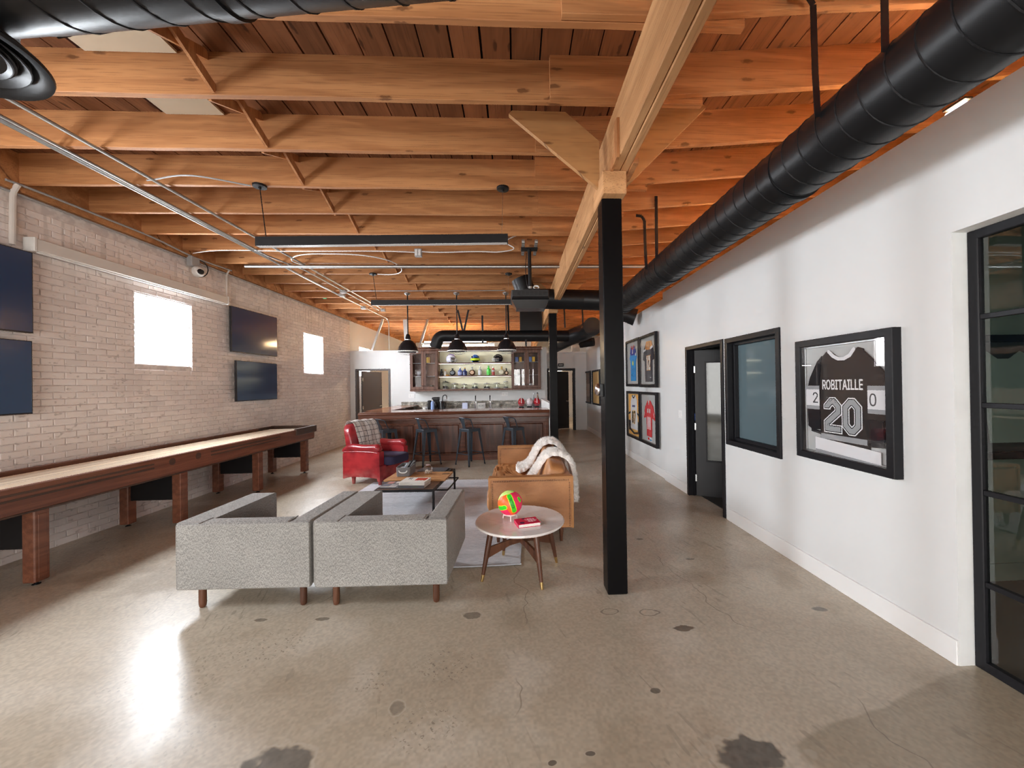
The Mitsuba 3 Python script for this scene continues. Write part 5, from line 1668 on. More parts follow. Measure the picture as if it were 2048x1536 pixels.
# framed jersey inside the office, seen through the glass door
c = thing('office_frame', 'black framed pale jersey on the office wall behind the glass door', 'picture frame')
R_ = np.eye(4)
R_[:3, 0], R_[:3, 1], R_[:3, 2], R_[:3, 3] = (1, 0, 0), (0, 0, 1), (0, -1, 0), (3.83, 2.858, 1.45)
PLACE[0] = R_
part(c, 'frame', frame4(.86, .97, .055, .05), 'm_framedark', False)
part(c, 'backing', box(-.41, .41, -.46, .46, .001, .008), col((.06, .06, .065)), False)
part(c, 'jersey', puff([(-.14, .36), (-.05, .30), (.05, .30), (.14, .36), (.26, .30), (.36, .10), (.27, .05), (.22, .13), (.22, -.36), (-.12, -.36), (-.16, .06), (-.30, .13), (-.33, .17), (-.22, .30)], .010, .010), col((.50, .52, .51), .8), False)
home()
# switch plate beside the office door, black clip box on the column
sw = thing('light_switch', 'white switch plate on the white wall left of the office door', 'light switch')
wallframe(5.62, 1.13, XR)
part(sw, 'plate', box(-.06, .06, -.06, .06, 0, .006, .002), 'm_white', False)
part(sw, 'rocker', box(-.04, -.008, -.034, .034, .006, .009, .001), 'm_white', False)
part(sw, 'rocker', box(.008, .04, -.034, .034, .006, .009, .001), 'm_white', False)
home()
po = thing('wall_opener', 'small black bracket with a chrome dome on the left face of the near column', 'bracket')
part(po, 'bracket', box(.648, .672, 2.925, 2.995, 1.50, 1.60, .004), 'm_black', False)
part(po, 'dome', xf(pillow(.05, .09, .095, .9, 8, 8), (.640, 2.985, 1.555)), 'm_chrome', True)
hs = thing('door_sign', 'small black sign with pale lettering above the hallway door', 'sign')
part(hs, 'plate', box(1.47, 1.68, 13.385, 13.40, 2.22, 2.34, .003), 'm_black', False)
part(hs, 'lettering', box(1.51, 1.64, 13.383, 13.386, 2.265, 2.295), col((.5, .5, .5)), False)
tb = single('storage_box', box(1.98, 2.25, 13.38, 13.62, 2.74, 2.98, .004), col((.60, .56, .48)), 'pale cardboard box on top of the hallway wall', 'box', smooth=False)
sp_ = single('hall_speaker', box(.965, 1.07, 13.25, 13.38, 2.30, 2.50, .01), 'm_blackplastic', 'small black speaker high on the hallway wall left of the door', 'speaker', smooth=False)

# lamps in the offices: tubes standing on the office lid, warm on the planks
for i, (x, y) in enumerate(((2.98, .3), (2.98, 2.5), (2.98, 4.6), (2.98, 6.8), (2.98, 9.2), (2.98, 11.6))):
    k = thing('strip_light', f'{("first", "second", "third", "fourth", "fifth", "sixth")[i]} fluorescent strip from the camera, above the office behind the white wall', 'lamp', 'strip lights above the offices')
    part(k, 'tray', box(x - .09, x + .09, y - .62, y + .62, 3.05, 3.09, .004), 'm_white', False)
    part(k, 'stand', box(x - .02, x + .02, y - .6, y + .6, 3.0, 3.05), 'm_white', False)
    part(k, 'tube', tube([(x, y - .58, 3.12), (x, y + .58, 3.12)], .019, 12), 'm_whiteplastic', True, emitter=emit(OFFICE_TUBE, 1))

k = thing('spot_lamp', 'small bright lamp showing in the gap above the white wall at upper right', 'lamp')
part(k, 'tube', tube([(3.02, 2.40, 3.42), (3.02, 2.52, 3.42)], .022, 12), 'm_whiteplastic', True, emitter=emit(OFFICE_TUBE, .3))
part(k, 'hanger', tube([(3.02, 2.46, 3.44), (3.02, 2.46, 4.06)], .006, 6), 'm_steel')
part(k, 'tray', box(2.99, 3.05, 2.39, 2.53, 3.45, 3.465, .003), 'm_black', False)
# ------------------------------------------------------------------ the bar
br = thing('bar_counter', 'long dark wood bar with framed panels and a thick moulded top', 'bar')
BX0, BX1, BY = -3.07, .695, 8.36
part(br, 'body', box(BX0, BX1, BY, BY + .12, .0, 1.0), 'm_barwood', False)
part(br, 'side_body', box(BX0, BX0 + .10, BY + .1, 11.30, 0, 1.0), 'm_barwood', False)
part(br, 'top', box(-3.25, BX1, 8.16, 8.95, 1.035, 1.066, .006), 'm_bartop', False)
part(br, 'wing_top', box(-3.42, -2.85, 8.95, 11.32, 1.035, 1.066, .006), 'm_bartop', False)
mold = [(8.155, .925), (8.150, .94), (8.150, 1.005), (8.135, 1.012), (8.128, 1.03), (8.135, 1.048), (8.128, 1.058), (8.132, 1.068), (8.19, 1.069), (8.19, .925)]
part(br, 'front_rail', prism_x(mold, -3.265, BX1 + .005), 'm_barrail', False)
part(br, 'end_rail', prism_y([(-3.265, .925), (-3.27, 1.0), (-3.285, 1.03), (-3.27, 1.069), (-3.22, 1.069), (-3.22, .925)], 8.14, 8.95), 'm_barrail', False)
part(br, 'soffit', box(-3.24, BX1, 8.17, BY + .05, .90, .93), 'm_barwood', False)
part(br, 'base_board', box(BX0 - .01, BX1, BY - .018, BY, 0, .13, .004), 'm_barrail', False)
part(br, 'top_board', box(BX0 - .01, BX1, BY - .018, BY, .80, .90, .004), 'm_barrail', False)
ST = [BX0 + .02, -1.96, -.98, -.42 + .0, .15, BX1 - .05]
ST = [BX0 + .05, -2.13, -1.17, -.21, .645]
for x in ST:
    part(br, 'stile', box(x - .045, x + .045, BY - .018, BY, .13, .80, .004), 'm_barrail', False)
for a, b in zip(ST, ST[1:]):
    part(br, 'panel', hull([(x, y, z) for x0_, x1_, z0_, z1_, y in ((a + .07, b - .07, .16, .77, BY), (a + .09, b - .09, .18, .75, BY - .012)) for x in (x0_, x1_) for z in (z0_, z1_)]), 'm_barwood', False)
    part(br, 'panel_moulding', [box(a + .045, b - .045, BY - .022, BY - .004, .13, .15, .004), box(a + .045, b - .045, BY - .022, BY - .004, .78, .80, .004), box(a + .045, a + .063, BY - .022, BY - .004, .15, .78, .004), box(b - .063, b - .045, BY - .022, BY - .004, .15, .78, .004)], 'm_barrail', False)
part(br, 'post_panel', box(-3.24, -3.08, 8.60, 8.64, .0, .93), 'm_plaster', False)

# stools
SEAT = .735


def stool(x, y, rz, label):
    c = thing('bar_stool', label, 'stool', 'dark steel bar stools')
    at((x, y, 0), rz)
    s = .152
    part(c, 'seat', [rbox(-s, s, -s, s, SEAT - .022, SEAT, .012), box(-s, s, -s, -s + .006, SEAT - .06, SEAT - .01), box(-s, s, s - .006, s, SEAT - .06, SEAT - .01), box(-s, -s + .006, -s, s, SEAT - .06, SEAT - .01), box(s - .006, s, -s, s, SEAT - .06, SEAT - .01)], 'm_stool')
    f = .215
    for sx in (-1, 1):
        for sy in (-1, 1):
            top, bot = np.array([sx * (s - .006), sy * (s - .006), SEAT - .012]), np.array([sx * f, sy * f, .012])
            wt, wb = .064, .026
            m1 = hull([top, top - (sx * wt, 0, 0), top - (sx * .004, sy * .004, 0), bot, bot - (sx * wb, 0, 0), bot - (sx * .004, sy * .004, 0), top - (sx * wt, sy * .004, 0), bot - (sx * wb, sy * .004, 0)])
            m2 = hull([top, top - (0, sy * wt, 0), top - (sx * .004, sy * .004, 0), bot, bot - (0, sy * wb, 0), bot - (sx * .004, sy * .004, 0), top - (sx * .004, sy * wt, 0), bot - (sx * .004, sy * wb, 0)])
            k = part(c, 'leg', [m1, m2], 'm_stool', False)
            part(k, 'foot', box(bot[0] - .022 if sx > 0 else bot[0] - .004, bot[0] + .004 if sx > 0 else bot[0] + .022, bot[1] - .022 if sy > 0 else bot[1] - .004, bot[1] + .004 if sy > 0 else bot[1] + .022, 0, .03, .004), 'm_blackplastic', False)
    g = .195
    zz = .235
    for a, b in (((-g, -g), (g, -g)), ((g, -g), (g, g)), ((g, g), (-g, g)), ((-g, g), (-g, -g))):
        part(c, 'foot_rail', tube([(*a, zz), (*b, zz)], .009, 8), 'm_stool')
    # low back: splat and bent rail on the -x side
    part(c, 'back_splat', hull([(-s + .012, -.045, SEAT - .01), (-s + .012, .045, SEAT - .01), (-s - .045, -.05, .945), (-s - .045, .05, .945), (-s + .016, -.045, SEAT - .01), (-s + .016, .045, SEAT - .01), (-s - .041, -.05, .945), (-s - .041, .05, .945)]), 'm_stool', False)
    part(c, 'back_rail', tube(rounded([(-.02, -s + .012, SEAT), (-.12, -s - .02, .93), (-s - .045, -.10, .955), (-s - .045, .10, .955), (-.12, s + .02, .93), (-.02, s - .012, SEAT)], .09, 7), .010, 8), 'm_stool')
    home()


stool(-2.66, 8.02, math.radians(45), 'dark blue-grey steel bar stool mostly hidden behind the red armchair')
stool(-1.845, 7.98, math.radians(43), 'dark blue-grey steel bar stool just right of the red armchair')
stool(-.955, 7.92, math.radians(47), 'dark blue-grey steel bar stool in the middle, clear of the armchair and sofa')
stool(-.06, 7.97, math.radians(42), 'dark blue-grey steel bar stool half hidden behind the tan sofa')

# ------------------------------------------------------------------ wall cabinet
cb = thing('wall_cabinet', 'dark wood wall cabinet with glass doors and open mirror-backed shelves over the bar', 'cabinet')
CX0, CX1, CZ0, CZ1, CY0, CY1 = -2.99, .72, 1.465, 2.685, 11.02, YP
part(cb, 'side', box(CX0, CX0 + .025, CY0 + .02, CY1, CZ0, CZ1), 'm_cabwood', False)
part(cb, 'side', box(CX1 - .025, CX1, CY0 + .02, CY1, CZ0, CZ1), 'm_cabwood', False)
part(cb, 'divider', box(-2.235, -2.205, CY0 + .01, CY1, CZ0, CZ1), 'm_cabwood', False)
part(cb, 'divider', box(-.125, -.095, CY0 + .01, CY1, CZ0, CZ1), 'm_cabwood', False)
part(cb, 'bottom', box(CX0, CX1, CY0, CY1, CZ0, CZ0 + .045, .004), 'm_cabwood', False)
part(cb, 'top', box(CX0, CX1, CY0 + .02, CY1, CZ1 - .03, CZ1), 'm_cabwood', False)
part(cb, 'cornice', prism_x([(11.03, 2.60), (11.01, 2.62), (11.01, 2.655), (10.985, 2.67), (10.97, 2.70), (11.06, 2.70), (11.06, 2.60)], CX0 - .03, CX1 + .03), 'm_cabwood', False)
part(cb, 'back', box(CX0, CX1, CY1 - .012, CY1, CZ0, CZ1), 'm_cabwood', False)
part(cb, 'mirror_back', box(-2.205, -.125, CY1 - .018, CY1 - .011, CZ0 + .04, CZ1 - .04), 'm_cream', False)
for z in (1.895, 2.265):
    part(cb, 'shelf', box(-2.205, -.125, CY0 + .02, CY1 - .015, z - .030, z, .003), 'm_cabwood', False)
    for a, b in ((CX0 + .025, -2.235), (-.095, CX1 - .025)):
        part(cb, 'glass_shelf', box(a, b, CY0 + .04, CY1 - .02, z - .010, z), 'm_greyplastic', False)
for z in (1.862, 2.232, 2.600):
    part(cb, 'light_strip', box(-2.18, -.15, CY0 + .05, CY0 + .062, z - .008, z), 'm_whiteplastic', False, emitter=emit((9, 8.6, 6.4), .5))
part(cb, 'rail', tube([(-2.2, CY0 + .03, 2.585), (-.13, CY0 + .03, 2.585)], .010, 8), 'm_steel')
DX = [(CX0 + .02, -2.605), (-2.6, -2.215), (-.115, .31), (.315, CX1 - .02)]
for i, (a, b) in enumerate(DX):
    z0_, z1_ = CZ0 + .05, 2.60
    d = part(cb, 'door', [box(a, a + .065, CY0 - .004, CY0 + .018, z0_, z1_, .003), box(b - .065, b, CY0 - .004, CY0 + .018, z0_, z1_, .003), box(a, b, CY0 - .004, CY0 + .018, z0_, z0_ + .075, .003), box(a, b, CY0 - .004, CY0 + .018, z1_ - .075, z1_, .003)], 'm_cabwood', False)
    part(d, 'pane', trimesh.Trimesh([(a + .06, CY0 + .008, z0_ + .07), (b - .06, CY0 + .008, z0_ + .07), (b - .06, CY0 + .008, z1_ - .07), (a + .06, CY0 + .008, z1_ - .07)], [(0, 1, 2), (0, 2, 3)], process=False), 'm_glass', False)
    kx = b - .03 if i % 2 == 0 else a + .03
    part(d, 'knob', xf(trimesh.creation.icosphere(2, .013), (kx, CY0 - .016, z0_ + .10)), 'm_black', True)

# things behind the cabinet's glass doors
for i, (x, z, w, h, cc, lab) in enumerate(((-2.50, 2.265, .10, .17, srgb(205, 165, 70), 'yellow box on the upper shelf behind the left glass doors'), (.03, 2.265, .09, .15, srgb(90, 120, 190), 'blue and white box on the upper shelf behind the right glass doors, leftmost'),
                                           (.14, 2.265, .08, .15, srgb(225, 170, 40), 'yellow box between blue ones behind the third glass door'), (.42, 2.265, .09, .15, srgb(110, 140, 200), 'pale blue box behind the last glass door'), (.52, 2.265, .08, .15, srgb(230, 180, 50), 'yellow box behind the last glass door'))):
    single('boxed_card', box(x - w / 2, x + w / 2, 11.16, 11.22, z, z + h, .003), col(cc, .4), lab, 'box', 'boxes behind the cabinet doors', smooth=False)
for i, (x, z, cc, lab) in enumerate(((-2.78, 1.895, srgb(150, 150, 160), 'grey trophy cup behind the leftmost glass door'), (-2.42, 1.51, srgb(120, 110, 100), 'small tan cup on the bottom behind the second glass door'), (.05, 1.51, srgb(90, 70, 60), 'dark baseball-like ball on the bottom behind the third glass door'), (.26, 1.51, srgb(220, 220, 225), 'white cup on the bottom behind the third glass door'), (.42, 1.51, srgb(225, 225, 230), 'white cup on the bottom behind the last glass door'))):
    single('small_cup', lathe([(0, 0), (.05, 0), (.052, .01), (.03, .03), (.05, .06), (.056, .13), (.048, .13), (.03, .05), (0, .045)], 18).apply_translation((x, 11.18, z)), col(cc, .35), lab, 'cup', 'cups behind the cabinet doors')


def helmet(x, z, facing, shell, cage, stripe, label, r=.135):
    c = thing('helmet', label, 'helmet', 'helmets on the top shelf')
    at((x, 11.17, z), facing)
    # +x is where the face looks
    def f(u, v):
        a, b = u * 2 * PI, v * .74 * PI
        rr = r * (1 + .06 * np.cos(a) * np.sin(b))
        return np.stack([rr * np.sin(b) * np.cos(a) * 1.10, rr * np.sin(b) * np.sin(a) * .86, r * .80 + r * np.cos(b) * .95], 1)
    m = grid(40, 24, f, True)
    cen = m.triangles_center
    keep = ~((cen[:, 0] > r * .50) & (cen[:, 2] < r * 1.05))
    m.update_faces(keep)
    m.remove_unreferenced_vertices()
    part(c, 'shell', m, shell, True)
    inner = m.copy()
    inner.vertices = (inner.vertices - (0, 0, r * .8)) * .94 + (0, 0, r * .8)
    inner.invert()
    part(c, 'lining', inner, 'm_black', True)
    if stripe:
        part(c, 'stripe', tube([(r * 1.11 * math.sin(b), 0, r * .80 + r * .965 * math.cos(b)) for b in np.linspace(-1.9, .95, 24)], .012, 6), stripe)
    if cage:
        cg = []
        for z_, ext in ((.30, 1.25), (.52, 1.34), (.80, 1.30)):
            cg.append(tube(spline([(r * .35, -r * .82, r * z_), (r * (ext - .15), -r * .55, r * z_), (r * ext, 0, r * z_), (r * (ext - .15), r * .55, r * z_), (r * .35, r * .82, r * z_)], 20), .007, 6))
        for y_ in (-.35, 0, .35):
            cg.append(tube(spline([(r * 1.16, y_ * r, r * .28), (r * 1.33, y_ * r, r * .55), (r * 1.22, y_ * r, r * .84)], 10), .006, 6))
        part(c, 'face_cage', cg, cage)
    home()
    return c


helmet(-1.86, 2.266, math.radians(-25), col(srgb(205, 205, 220), .25), 'm_whiteplastic', col(srgb(95, 60, 150), .3), 'silver-white football helmet with a purple stripe on the top shelf', .135)
h2 = helmet(-1.16, 2.266, math.radians(-80), col(srgb(25, 80, 165), .25), None, None, 'blue and lime racing helmet in the middle of the top shelf', .132)
at((-1.16, 11.17, 2.266))
part(h2, 'lime_band', lathe([(.118, .055), (.132, .075), (.137, .105), (.128, .12), (.120, .09)], 32), col(srgb(205, 235, 60), .25))
part(h2, 'visor', hull([(.112 * math.cos(a), .122 * math.sin(a), z_) for a in np.linspace(-PI * .95, -PI * .05, 12) for z_ in (.125, .185)]), 'm_blackgloss')
home()
helmet(-.50, 2.266, math.radians(-150), col((.012, .012, .016), .2), 'm_whiteplastic', None, 'black football helmet with a white face cage on the top shelf', .135)


def bottle(name, x, z, prof, body, cap, label, lab=None, capz=None, y=11.17, cat='bottle', flat_y=1.0):
    c = thing(name, label, cat, 'bottles on the middle shelf' if y > 11.1 and z > 1.8 else None)
    P = np.array(prof)
    m = lathe(prof, 20)
    m.vertices[:, 1] *= flat_y
    m.apply_translation((x, y, z))
    part(c, 'glass', m, body)
    zt, rt = P[-1][1], P[-2][0]
    part(c, 'cap', lathe([(0, zt - .005), (rt * 1.25, zt - .005), (rt * 1.25, zt + .022), (0, zt + .026)], 14).apply_translation((x, y, z)), cap)
    if lab:
        lc, z0_, z1_, rr = lab
        ml = lathe([(rr, z0_), (rr + .001, z0_ + .002), (rr + .001, z1_ - .002), (rr, z1_)], 20)
        ml.vertices[:, 1] *= flat_y
        part(c, 'label', ml.apply_translation((x, y, z)), lc)
    return c


def round_bottle(x, z, r, body, face, cap, label, neck=.05):
    c = thing('bottle', label, 'bottle', 'bottles on the middle shelf')
    m = trimesh.creation.icosphere(3, r)
    m.vertices[:, 1] *= .55
    m.apply_translation((x, 11.17, z + r))
    part(c, 'glass', m, body, True)
    part(c, 'neck', lathe([(0, r * 1.8), (r * .30, r * 1.8), (r * .24, r * 2 + neck), (r * .34, r * 2 + neck + .004), (r * .34, r * 2 + neck + .016), (0, r * 2 + neck + .016)], 16).apply_translation((x, 11.17, z)), cap)
    part(c, 'medallion', xf(lathe([(0, 0), (r * .62, 0), (r * .60, .006), (0, .008)], 24), (x, 11.17 - r * .50, z + r), rx=PI / 2), face)
    return c


ZM = 1.896
GLS = 'm_bottle'
bottle('figurine', -2.13, ZM, [(0, 0), (.05, 0), (.055, .03), (.03, .08), (.045, .11), (.02, .15), (.018, .165), (0, .17)], col((.03, .03, .035)), 'm_black', 'dark figurine at the left end of the middle shelf', cat='figurine')
bottle('bottle', -2.02, ZM, [(0, 0), (.04, 0), (.042, .10), (.018, .13), (.016, .15), (0, .15)], col((.60, .58, .55), .3), col(srgb(190, 130, 60)), 'short white bottle left of the round black one')
single('amber_dish', lathe([(0, 0), (.04, 0), (.06, .025), (.055, .025), (.03, .006), (0, .006)], 20).apply_translation((-1.945, 11.12, ZM)), col(srgb(220, 150, 50), .3), 'small amber dish between the white bottle and the round black bottle', 'dish')
round_bottle(-1.815, ZM, .082, col((.02, .025, .03), .15), col((.14, .16, .18), .4), 'm_black', 'round black bottle with pale script on the middle shelf', .03)
bottle('bottle', -1.60, ZM, [(0, 0), (.062, 0), (.065, .01), (.065, .13), (.03, .165), (.02, .18), (.02, .215), (0, .215)], col(srgb(70, 85, 150), .2), 'm_chrome', 'blue patterned bottle on the middle shelf, left of the two side by side', (col(srgb(150, 160, 205), .4), .03, .11, .0655), flat_y=.7)
bottle('bottle', -1.465, ZM, [(0, 0), (.055, 0), (.058, .01), (.058, .125), (.028, .155), (.02, .17), (.02, .205), (0, .205)], col(srgb(40, 50, 100), .2), col(srgb(190, 150, 60), .3), 'dark blue bottle with a gold cap on the middle shelf', flat_y=.7)
round_bottle(-1.255, ZM, .085, col(srgb(70, 42, 25), .15), col(srgb(215, 180, 150), .5), 'm_greyplastic', 'round brown bottle with a pale medallion on the middle shelf', .06)
bottle('bottle', -1.03, ZM, [(0, 0), (.052, 0), (.055, .01), (.055, .15), (.022, .19), (.018, .205), (.018, .235), (0, .235)], col((.50, .52, .55), .1), 'm_whiteplastic', 'clear bottle with a white label in the centre right of the middle shelf', (col((.62, .62, .65), .5), .04, .13, .0556))
bottle('bottle', -.785, ZM, [(0, 0), (.052, 0), (.055, .01), (.055, .175), (.026, .205), (.019, .22), (.019, .25), (0, .25)], col(srgb(60, 190, 60), .1), col(srgb(60, 150, 60)), 'bright green bottle on the middle shelf', (col(srgb(90, 215, 80), .4), .04, .13, .0556), flat_y=.8)
bottle('bottle', -.65, ZM, [(0, 0), (.038, 0), (.040, .01), (.040, .165), (.02, .19), (.017, .20), (.017, .22), (0, .22)], col(srgb(175, 60, 60), .25), 'm_chrome', 'slim red bottle with a chrome head beside the green one', (col((.6, .58, .58), .5), .10, .15, .0405))
round_bottle(-.41, ZM, .088, col(srgb(190, 185, 160), .15), col(srgb(220, 215, 190), .4), col(srgb(170, 140, 60), .3), 'round pale gold bottle with a tall stopper on the middle shelf', .06)
round_bottle(-.27, ZM, .058, col(srgb(55, 32, 20), .15), col(srgb(210, 180, 150), .5), 'm_black', 'small round brown bottle at the right end of the middle shelf', .06)
JARS = ((-2.02, .225, .10, .5, 'tall glass jar with a dark lid at the left end of the bottom shelf'), (-1.76, .17, .105, .35, 'glass jar second from the left on the bottom shelf'), (-1.49, .15, .098, .3, 'squat glass jar third from the left on the bottom shelf'), (-1.188, .155, .098, .45, 'glass jar in the middle of the bottom shelf'),
        (-.842, .155, .098, .35, 'glass jar third from the right on the bottom shelf'), (-.555, .165, .10, .12, 'white-labelled glass jar second from the right on the bottom shelf'), (-.30, .21, .075, .15, 'tall narrow glass jar at the right end of the bottom shelf'))
for i, (x, h, r, fill, lab) in enumerate(JARS):
    c = thing('glass_jar', lab, 'jar', 'glass jars on the bottom shelf')
    at((x, 11.18, 1.511))
    part(c, 'glass', lathe([(r * .92, .001), (r, .012), (r, h * .72), (r * .82, h * .86)], 24), 'm_bottle')
    part(c, 'lid', lathe([(0, h * .86), (r * .84, h * .86), (r * .84, h * .94), (r * .3, h * .97), (.016, h * .98), (.016, h + .012), (0, h + .014)], 20), 'm_greyplastic' if i else 'm_blackplastic')
    part(c, 'base_ring', [lathe([(r * .90, 0), (r * 1.01, .002), (r * 1.02, .012), (r * .96, .014)], 24), lathe([(r * .99, h * .70), (r * 1.02, h * .72), (r * .99, h * .74)], 24)], 'm_greyplastic', kind='stuff')
    part(c, 'contents', join([xf(trimesh.creation.icosphere(1, rng.uniform(.013, .02)), (q * math.cos(a), q * math.sin(a), .016 + zz_)) for q, a, zz_ in zip(rng.uniform(0, r * .78, 34), rng.uniform(0, 7, 34), rng.uniform(0, max(.006, h * fill * .62), 34))]), (col((.045, .03, .03)), col((.30, .27, .24)), col((.24, .15, .11)), col((.03, .03, .035)), col((.04, .03, .035)), col((.5, .5, .5)), col((.12, .12, .13)))[i], 40, kind='stuff')
    home()

# ------------------------------------------------------------------ back counter with its stone splash
bc = thing('back_counter', 'pale counter against the wall behind the bar', 'counter')
part(bc, 'cabinets', box(-2.9, .66, 10.78, YP, .0, .90), 'm_barwood', False)
part(bc, 'worktop', box(-3.30, .70, 10.74, YP - .001, .92, .95, .004), 'm_quartz', False)
struct('trim_1')
labels['trim_1'] = {'kind': 'structure'}
sx = -3.33
row = 0
for row in range(4):
    sx = -3.33
    while sx < .68:
        w = rng.uniform(.09, .22)
        z0_ = .952 + row * .052
        a, b = sx + .002, min(sx + w - .002, .70)
        d = rng.uniform(.012, .028)
        if b - a > .03:
            q = rng.uniform(-.006, .006, 8)
            scene[fastnum('trim_1__stone')] = mikit.ply(hull([(a + q[0], YP, z0_), (b + q[1], YP, z0_), (a, YP, z0_ + .05), (b, YP, z0_ + .05), (a + .008, YP - d + q[2], z0_ + .007 + q[6] * .5), (b - .008, YP - d + q[3], z0_ + .007 + q[7] * .5), (a + .01, YP - d + q[4], z0_ + .044), (b - .01, YP - d + q[5], z0_ + .044)]), 'm_stone', smooth=False)
        sx += w
ZB = .951
km = thing('coffee_maker', 'black coffee maker on the back counter', 'coffee maker')
part(km, 'body', [rbox(-2.36, -2.20, 10.95, 11.2, ZB, ZB + .05, .012), rbox(-2.36, -2.20, 11.10, 11.2, ZB, ZB + .32, .015), rbox(-2.37, -2.19, 10.94, 11.2, ZB + .25, ZB + .34, .02)], 'm_blackplastic')
part(km, 'carafe', lathe([(0, 0), (.05, 0), (.062, .03), (.06, .12), (.04, .16), (0, .16)], 20).apply_translation((-2.28, 11.03, ZB + .055)), 'm_blackgloss')
gk = thing('kettle', 'black and steel kettle right of the coffee maker', 'kettle')
part(gk, 'body', lathe([(0, 0), (.085, 0), (.088, .02), (.07, .17), (.05, .22), (0, .23)], 24).apply_translation((-2.10, 10.98, ZB)), 'm_blackgloss')
part(gk, 'handle', tube(spline([(-2.03, 10.98, ZB + .2), (-1.99, 10.98, ZB + .16), (-1.99, 10.98, ZB + .08), (-2.02, 10.98, ZB + .05)], 16), .009, 8), 'm_black')
gt = single('canister', lathe([(0, 0), (.055, 0), (.055, .24), (.045, .25), (0, .25)], 20).apply_translation((-2.44, 11.0, ZB)), 'm_blackplastic', 'black canister left of the coffee maker', 'canister')
sb_ = thing('soap_bottle', 'pale blue and white bottle in front of the coffee maker', 'bottle')
part(sb_, 'body', lathe([(0, 0), (.045, 0), (.047, .02), (.045, .20), (.02, .24), (0, .24)], 20).apply_translation((-2.33, 10.85, ZB)), col(srgb(150, 175, 225), .3))
part(sb_, 'pump', lathe([(0, .24), (.018, .24), (.012, .28), (0, .285)], 12).apply_translation((-2.33, 10.85, ZB)), 'm_whiteplastic')
single('white_bowl', lathe([(0, 0), (.04, 0), (.07, .05), (.072, .07), (.065, .07), (.036, .01), (0, .01)], 20).apply_translation((-2.55, 10.9, ZB)), 'm_whiteplastic', 'small white bowl at the left of the coffee things', 'bowl')
fc_ = thing('sink_faucet', 'black gooseneck faucet behind the kettle', 'faucet')
part(fc_, 'spout', tube(spline([(-2.13, 11.2, ZB), (-2.12, 11.2, ZB + .25), (-2.07, 11.17, ZB + .39), (-2.0, 11.12, ZB + .38), (-1.985, 11.1, ZB + .32)], 24), .011, 8), 'm_black')
part(fc_, 'spray_head', tube([(-1.985, 11.1, ZB + .33), (-1.98, 11.09, ZB + .29)], [.014, .02], 12), 'm_chrome')
part(fc_, 'base', lathe([(0, 0), (.03, 0), (.026, .03), (0, .03)], 16).apply_translation((-2.13, 11.2, ZB)), 'm_black')
single('napkin_stack', box(-1.53, -1.38, 11.0, 11.12, ZB, ZB + .165, .003), col(srgb(205, 212, 240), .5), 'pale blue-white card holder on the back counter', 'card holder', smooth=False)
for i, (x, nm) in enumerate(((-1.145, 'left'), (-.74, 'right'))):
    c = thing('beer_tap', f'chrome beer tap with a dark handle on the back counter, {nm} of the two', 'tap', 'beer taps')
    at((x, 10.95, ZB))
    part(c, 'column', lathe([(0, 0), (.05, 0), (.05, .012), (.034, .02), (.034, .20), (.03, .21), (0, .215)], 20), 'm_chrome')
    part(c, 'spout', tube(rounded([(0, 0, .16), (0, -.09, .16), (0, -.11, .08)], .03), .010, 8), 'm_chrome')
    part(c, 'handle', tube([(0, -.03, .20), (0, -.035, .27), (0, -.035, .37)], [.008, .013, .017], 10), 'm_black')
    home()
sg2 = thing('counter_sign', 'small white sign with dark lettering between the two beer taps', 'sign')
part(sg2, 'board', box(-1.10, -.88, 11.05, 11.075, ZB, ZB + .155, .004), 'm_whiteplastic', False)
R_ = np.eye(4)
R_[:3, 0], R_[:3, 1], R_[:3, 2], R_[:3, 3] = (1, 0, 0), (0, 0, 1), (0, -1, 0), (-.99, 11.05, ZB + .075)
PLACE[0] = R_
part(sg2, 'lettering', text('HO HO', .05, .002, True, .16), col((.2, .2, .22)), False)
home()


def football_bust(x, shell, label):
    c = thing('mini_helmet', label, 'helmet', 'helmets on the back counter')
    m = grid(28, 18, lambda u, v: np.stack([.098 * np.sin(v * PI * .86) * np.cos(u * 2 * PI), .115 * np.sin(v * PI * .86) * np.sin(u * 2 * PI), .125 + .125 * np.cos(v * PI * .86) * np.where(v < .5, 1.0, .98)], 1), True)
    part(c, 'shell', xf(m, (x, 10.95, ZB + .03)), shell, True)
    part(c, 'stripe', tube([(x + .0, 10.95 + .117 * math.sin(b), ZB + .155 + .127 * math.cos(b)) for b in np.linspace(-1.7, 1.2, 20)], .012, 6), col(srgb(235, 225, 225)))
    part(c, 'cage', [tube(spline([(x - .085, 10.88, ZB + z_), (x - .05, 10.80, ZB + z_), (x, 10.785, ZB + z_), (x + .05, 10.80, ZB + z_), (x + .085, 10.88, ZB + z_)], 14), .006, 6) for z_ in (.06, .10)], 'm_greyplastic', kind='stuff')
    part(c, 'foot', box(x - .07, x + .07, 10.88, 11.02, ZB, ZB + .04, .004), 'm_black', False)


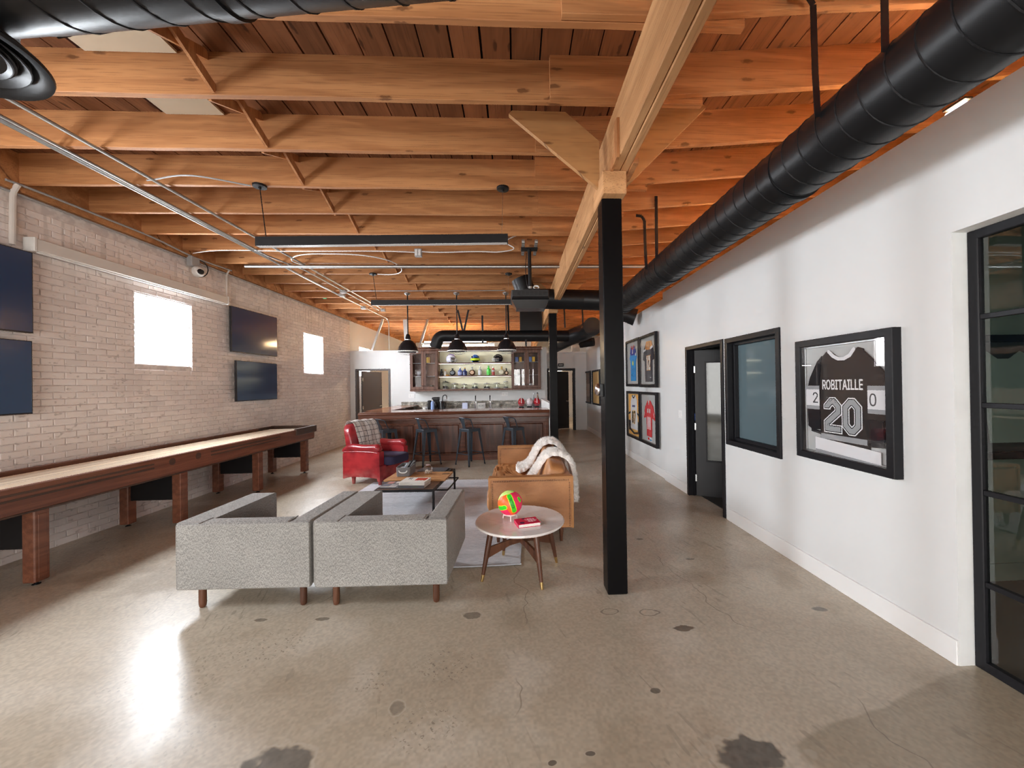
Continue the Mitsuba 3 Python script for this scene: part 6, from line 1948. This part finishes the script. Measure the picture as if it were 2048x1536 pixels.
football_bust(.145, col(srgb(165, 40, 45), .2), 'red football helmet on the back counter, left of the white one')
football_bust(.375, col(srgb(225, 215, 218), .25), 'white football helmet between two red ones on the back counter')
football_bust(.585, col(srgb(175, 35, 45), .2), 'red football helmet at the right end of the back counter')
bottle('bottle', .50, ZB, [(0, 0), (.04, 0), (.042, .24), (.018, .31), (.016, .38), (0, .38)], col((.42, .44, .46), .1), 'm_chrome', 'clear bottle standing behind the helmets at the right end of the back counter', y=11.2)
bottle('bottle', .62, ZB, [(0, 0), (.042, 0), (.044, .26), (.018, .33), (.016, .40), (0, .40)], col((.30, .20, .14), .1), 'm_black', 'dark-capped bottle behind the rightmost red helmet', y=11.2)
for nm, x, z, lab in (('outlet_plate', -3.03, 1.33, 'white switch plate on the wall left of the cabinet'), ('outlet_plate', -.33, 1.345, 'white outlet plate on the wall under the cabinet')):
    k = thing(nm, lab, 'outlet')
    part(k, 'plate', box(x - .09, x + .09, YP - .008, YP, z - .06, z + .06, .002), 'm_white', False)
    for dx in (-.04, .04):
        part(k, 'rocker', box(x + dx - .017, x + dx + .017, YP - .012, YP - .008, z - .035, z + .035, .001), 'm_whiteplastic', False)

# ------------------------------------------------------------------ beyond the partition
for i, (a, b, lab) in enumerate((((-4.18, 11.42, 2.66), (-3.88, 11.5, 3.60), 'leaning steel strut on top of the partition, leftmost'), ((-2.84, 11.42, 2.66), (-2.60, 11.6, 3.60), 'leaning steel strut rising behind the left dome pendant'), ((-3.21, 11.6, 2.66), (-3.26, 11.6, 3.60), 'wide pale steel strut standing behind the left dome pendant'))):
    k = thing('steel_strut', lab, 'strut')
    w = .12 if i == 2 else .055
    part(k, 'channel', [bar(a, b, w, .012, up=(0, 1, 0)), bar(np.array(a) + (w / 2, .02, 0), np.array(b) + (w / 2, .02, 0), .006, .045, up=(0, 1, 0)), bar(np.array(a) - (w / 2, -.02, 0), np.array(b) - (w / 2, -.02, 0), .006, .045, up=(0, 1, 0))], 'm_galv', False)
    part(k, 'foot', box(a[0] - .05, a[0] + .05, a[1] - .04, a[1] + .05, 2.655, 2.675), 'm_galv', False)
for i, (x0_, x1_, lab) in enumerate(((-3.4, -2.05, 'long fluorescent tube fixture beyond the bar, left of the pair'), (-2.0, -.75, 'long fluorescent tube fixture beyond the bar, right of the pair'))):
    k = thing('tube_light', lab, 'lamp', 'fluorescent fixtures beyond the bar')
    part(k, 'tray', box(x0_, x1_, 14.14, 14.20, 3.14, 3.17, .004), 'm_galv', False)
    part(k, 'tube', tube([(x0_ + .03, 14.17, 3.08), (x1_ - .03, 14.17, 3.08)], .032, 12), 'm_whiteplastic', True, emitter=emit(TUBE_LIGHT, 1.5))
    for x in (x0_ + .1, x1_ - .1):
        part(k, 'hanger', tube([(x, 14.17, 3.16), (x, 14.17, 3.893)], .006, 6), 'm_steel')
k = thing('uplight', 'bright uplight bar above the far duct washing the planks', 'lamp')
part(k, 'tray', box(-3.0, -.9, 12.56, 12.78, 2.99, 3.01, .004), 'm_greyplastic', False)
part(k, 'tube', tube([(-2.95, 12.67, 3.045), (-.95, 12.67, 3.045)], .022, 12), 'm_whiteplastic', True, emitter=emit(UPLIGHT, 1.5))
for x in (-2.8, -1.1):
    part(k, 'hanger', tube([(x, 12.67, 3.0), (x, 12.67, 3.893)], .006, 6), 'm_steel')
k = thing('hall_light', 'warm disc lamp in the room beyond the hallway door', 'lamp')
part(k, 'disc', lathe([(0, 0), (.28, 0), (.28, .05), (0, .05)], 32).apply_translation((1.6, 15.6, 2.15)), 'm_whiteplastic', 40, emitter=emit((14, 11, 7), 1))
part(k, 'stem', tube([(1.6, 15.6, 2.2), (1.6, 15.6, 3.95)], .01, 8), 'm_steel')
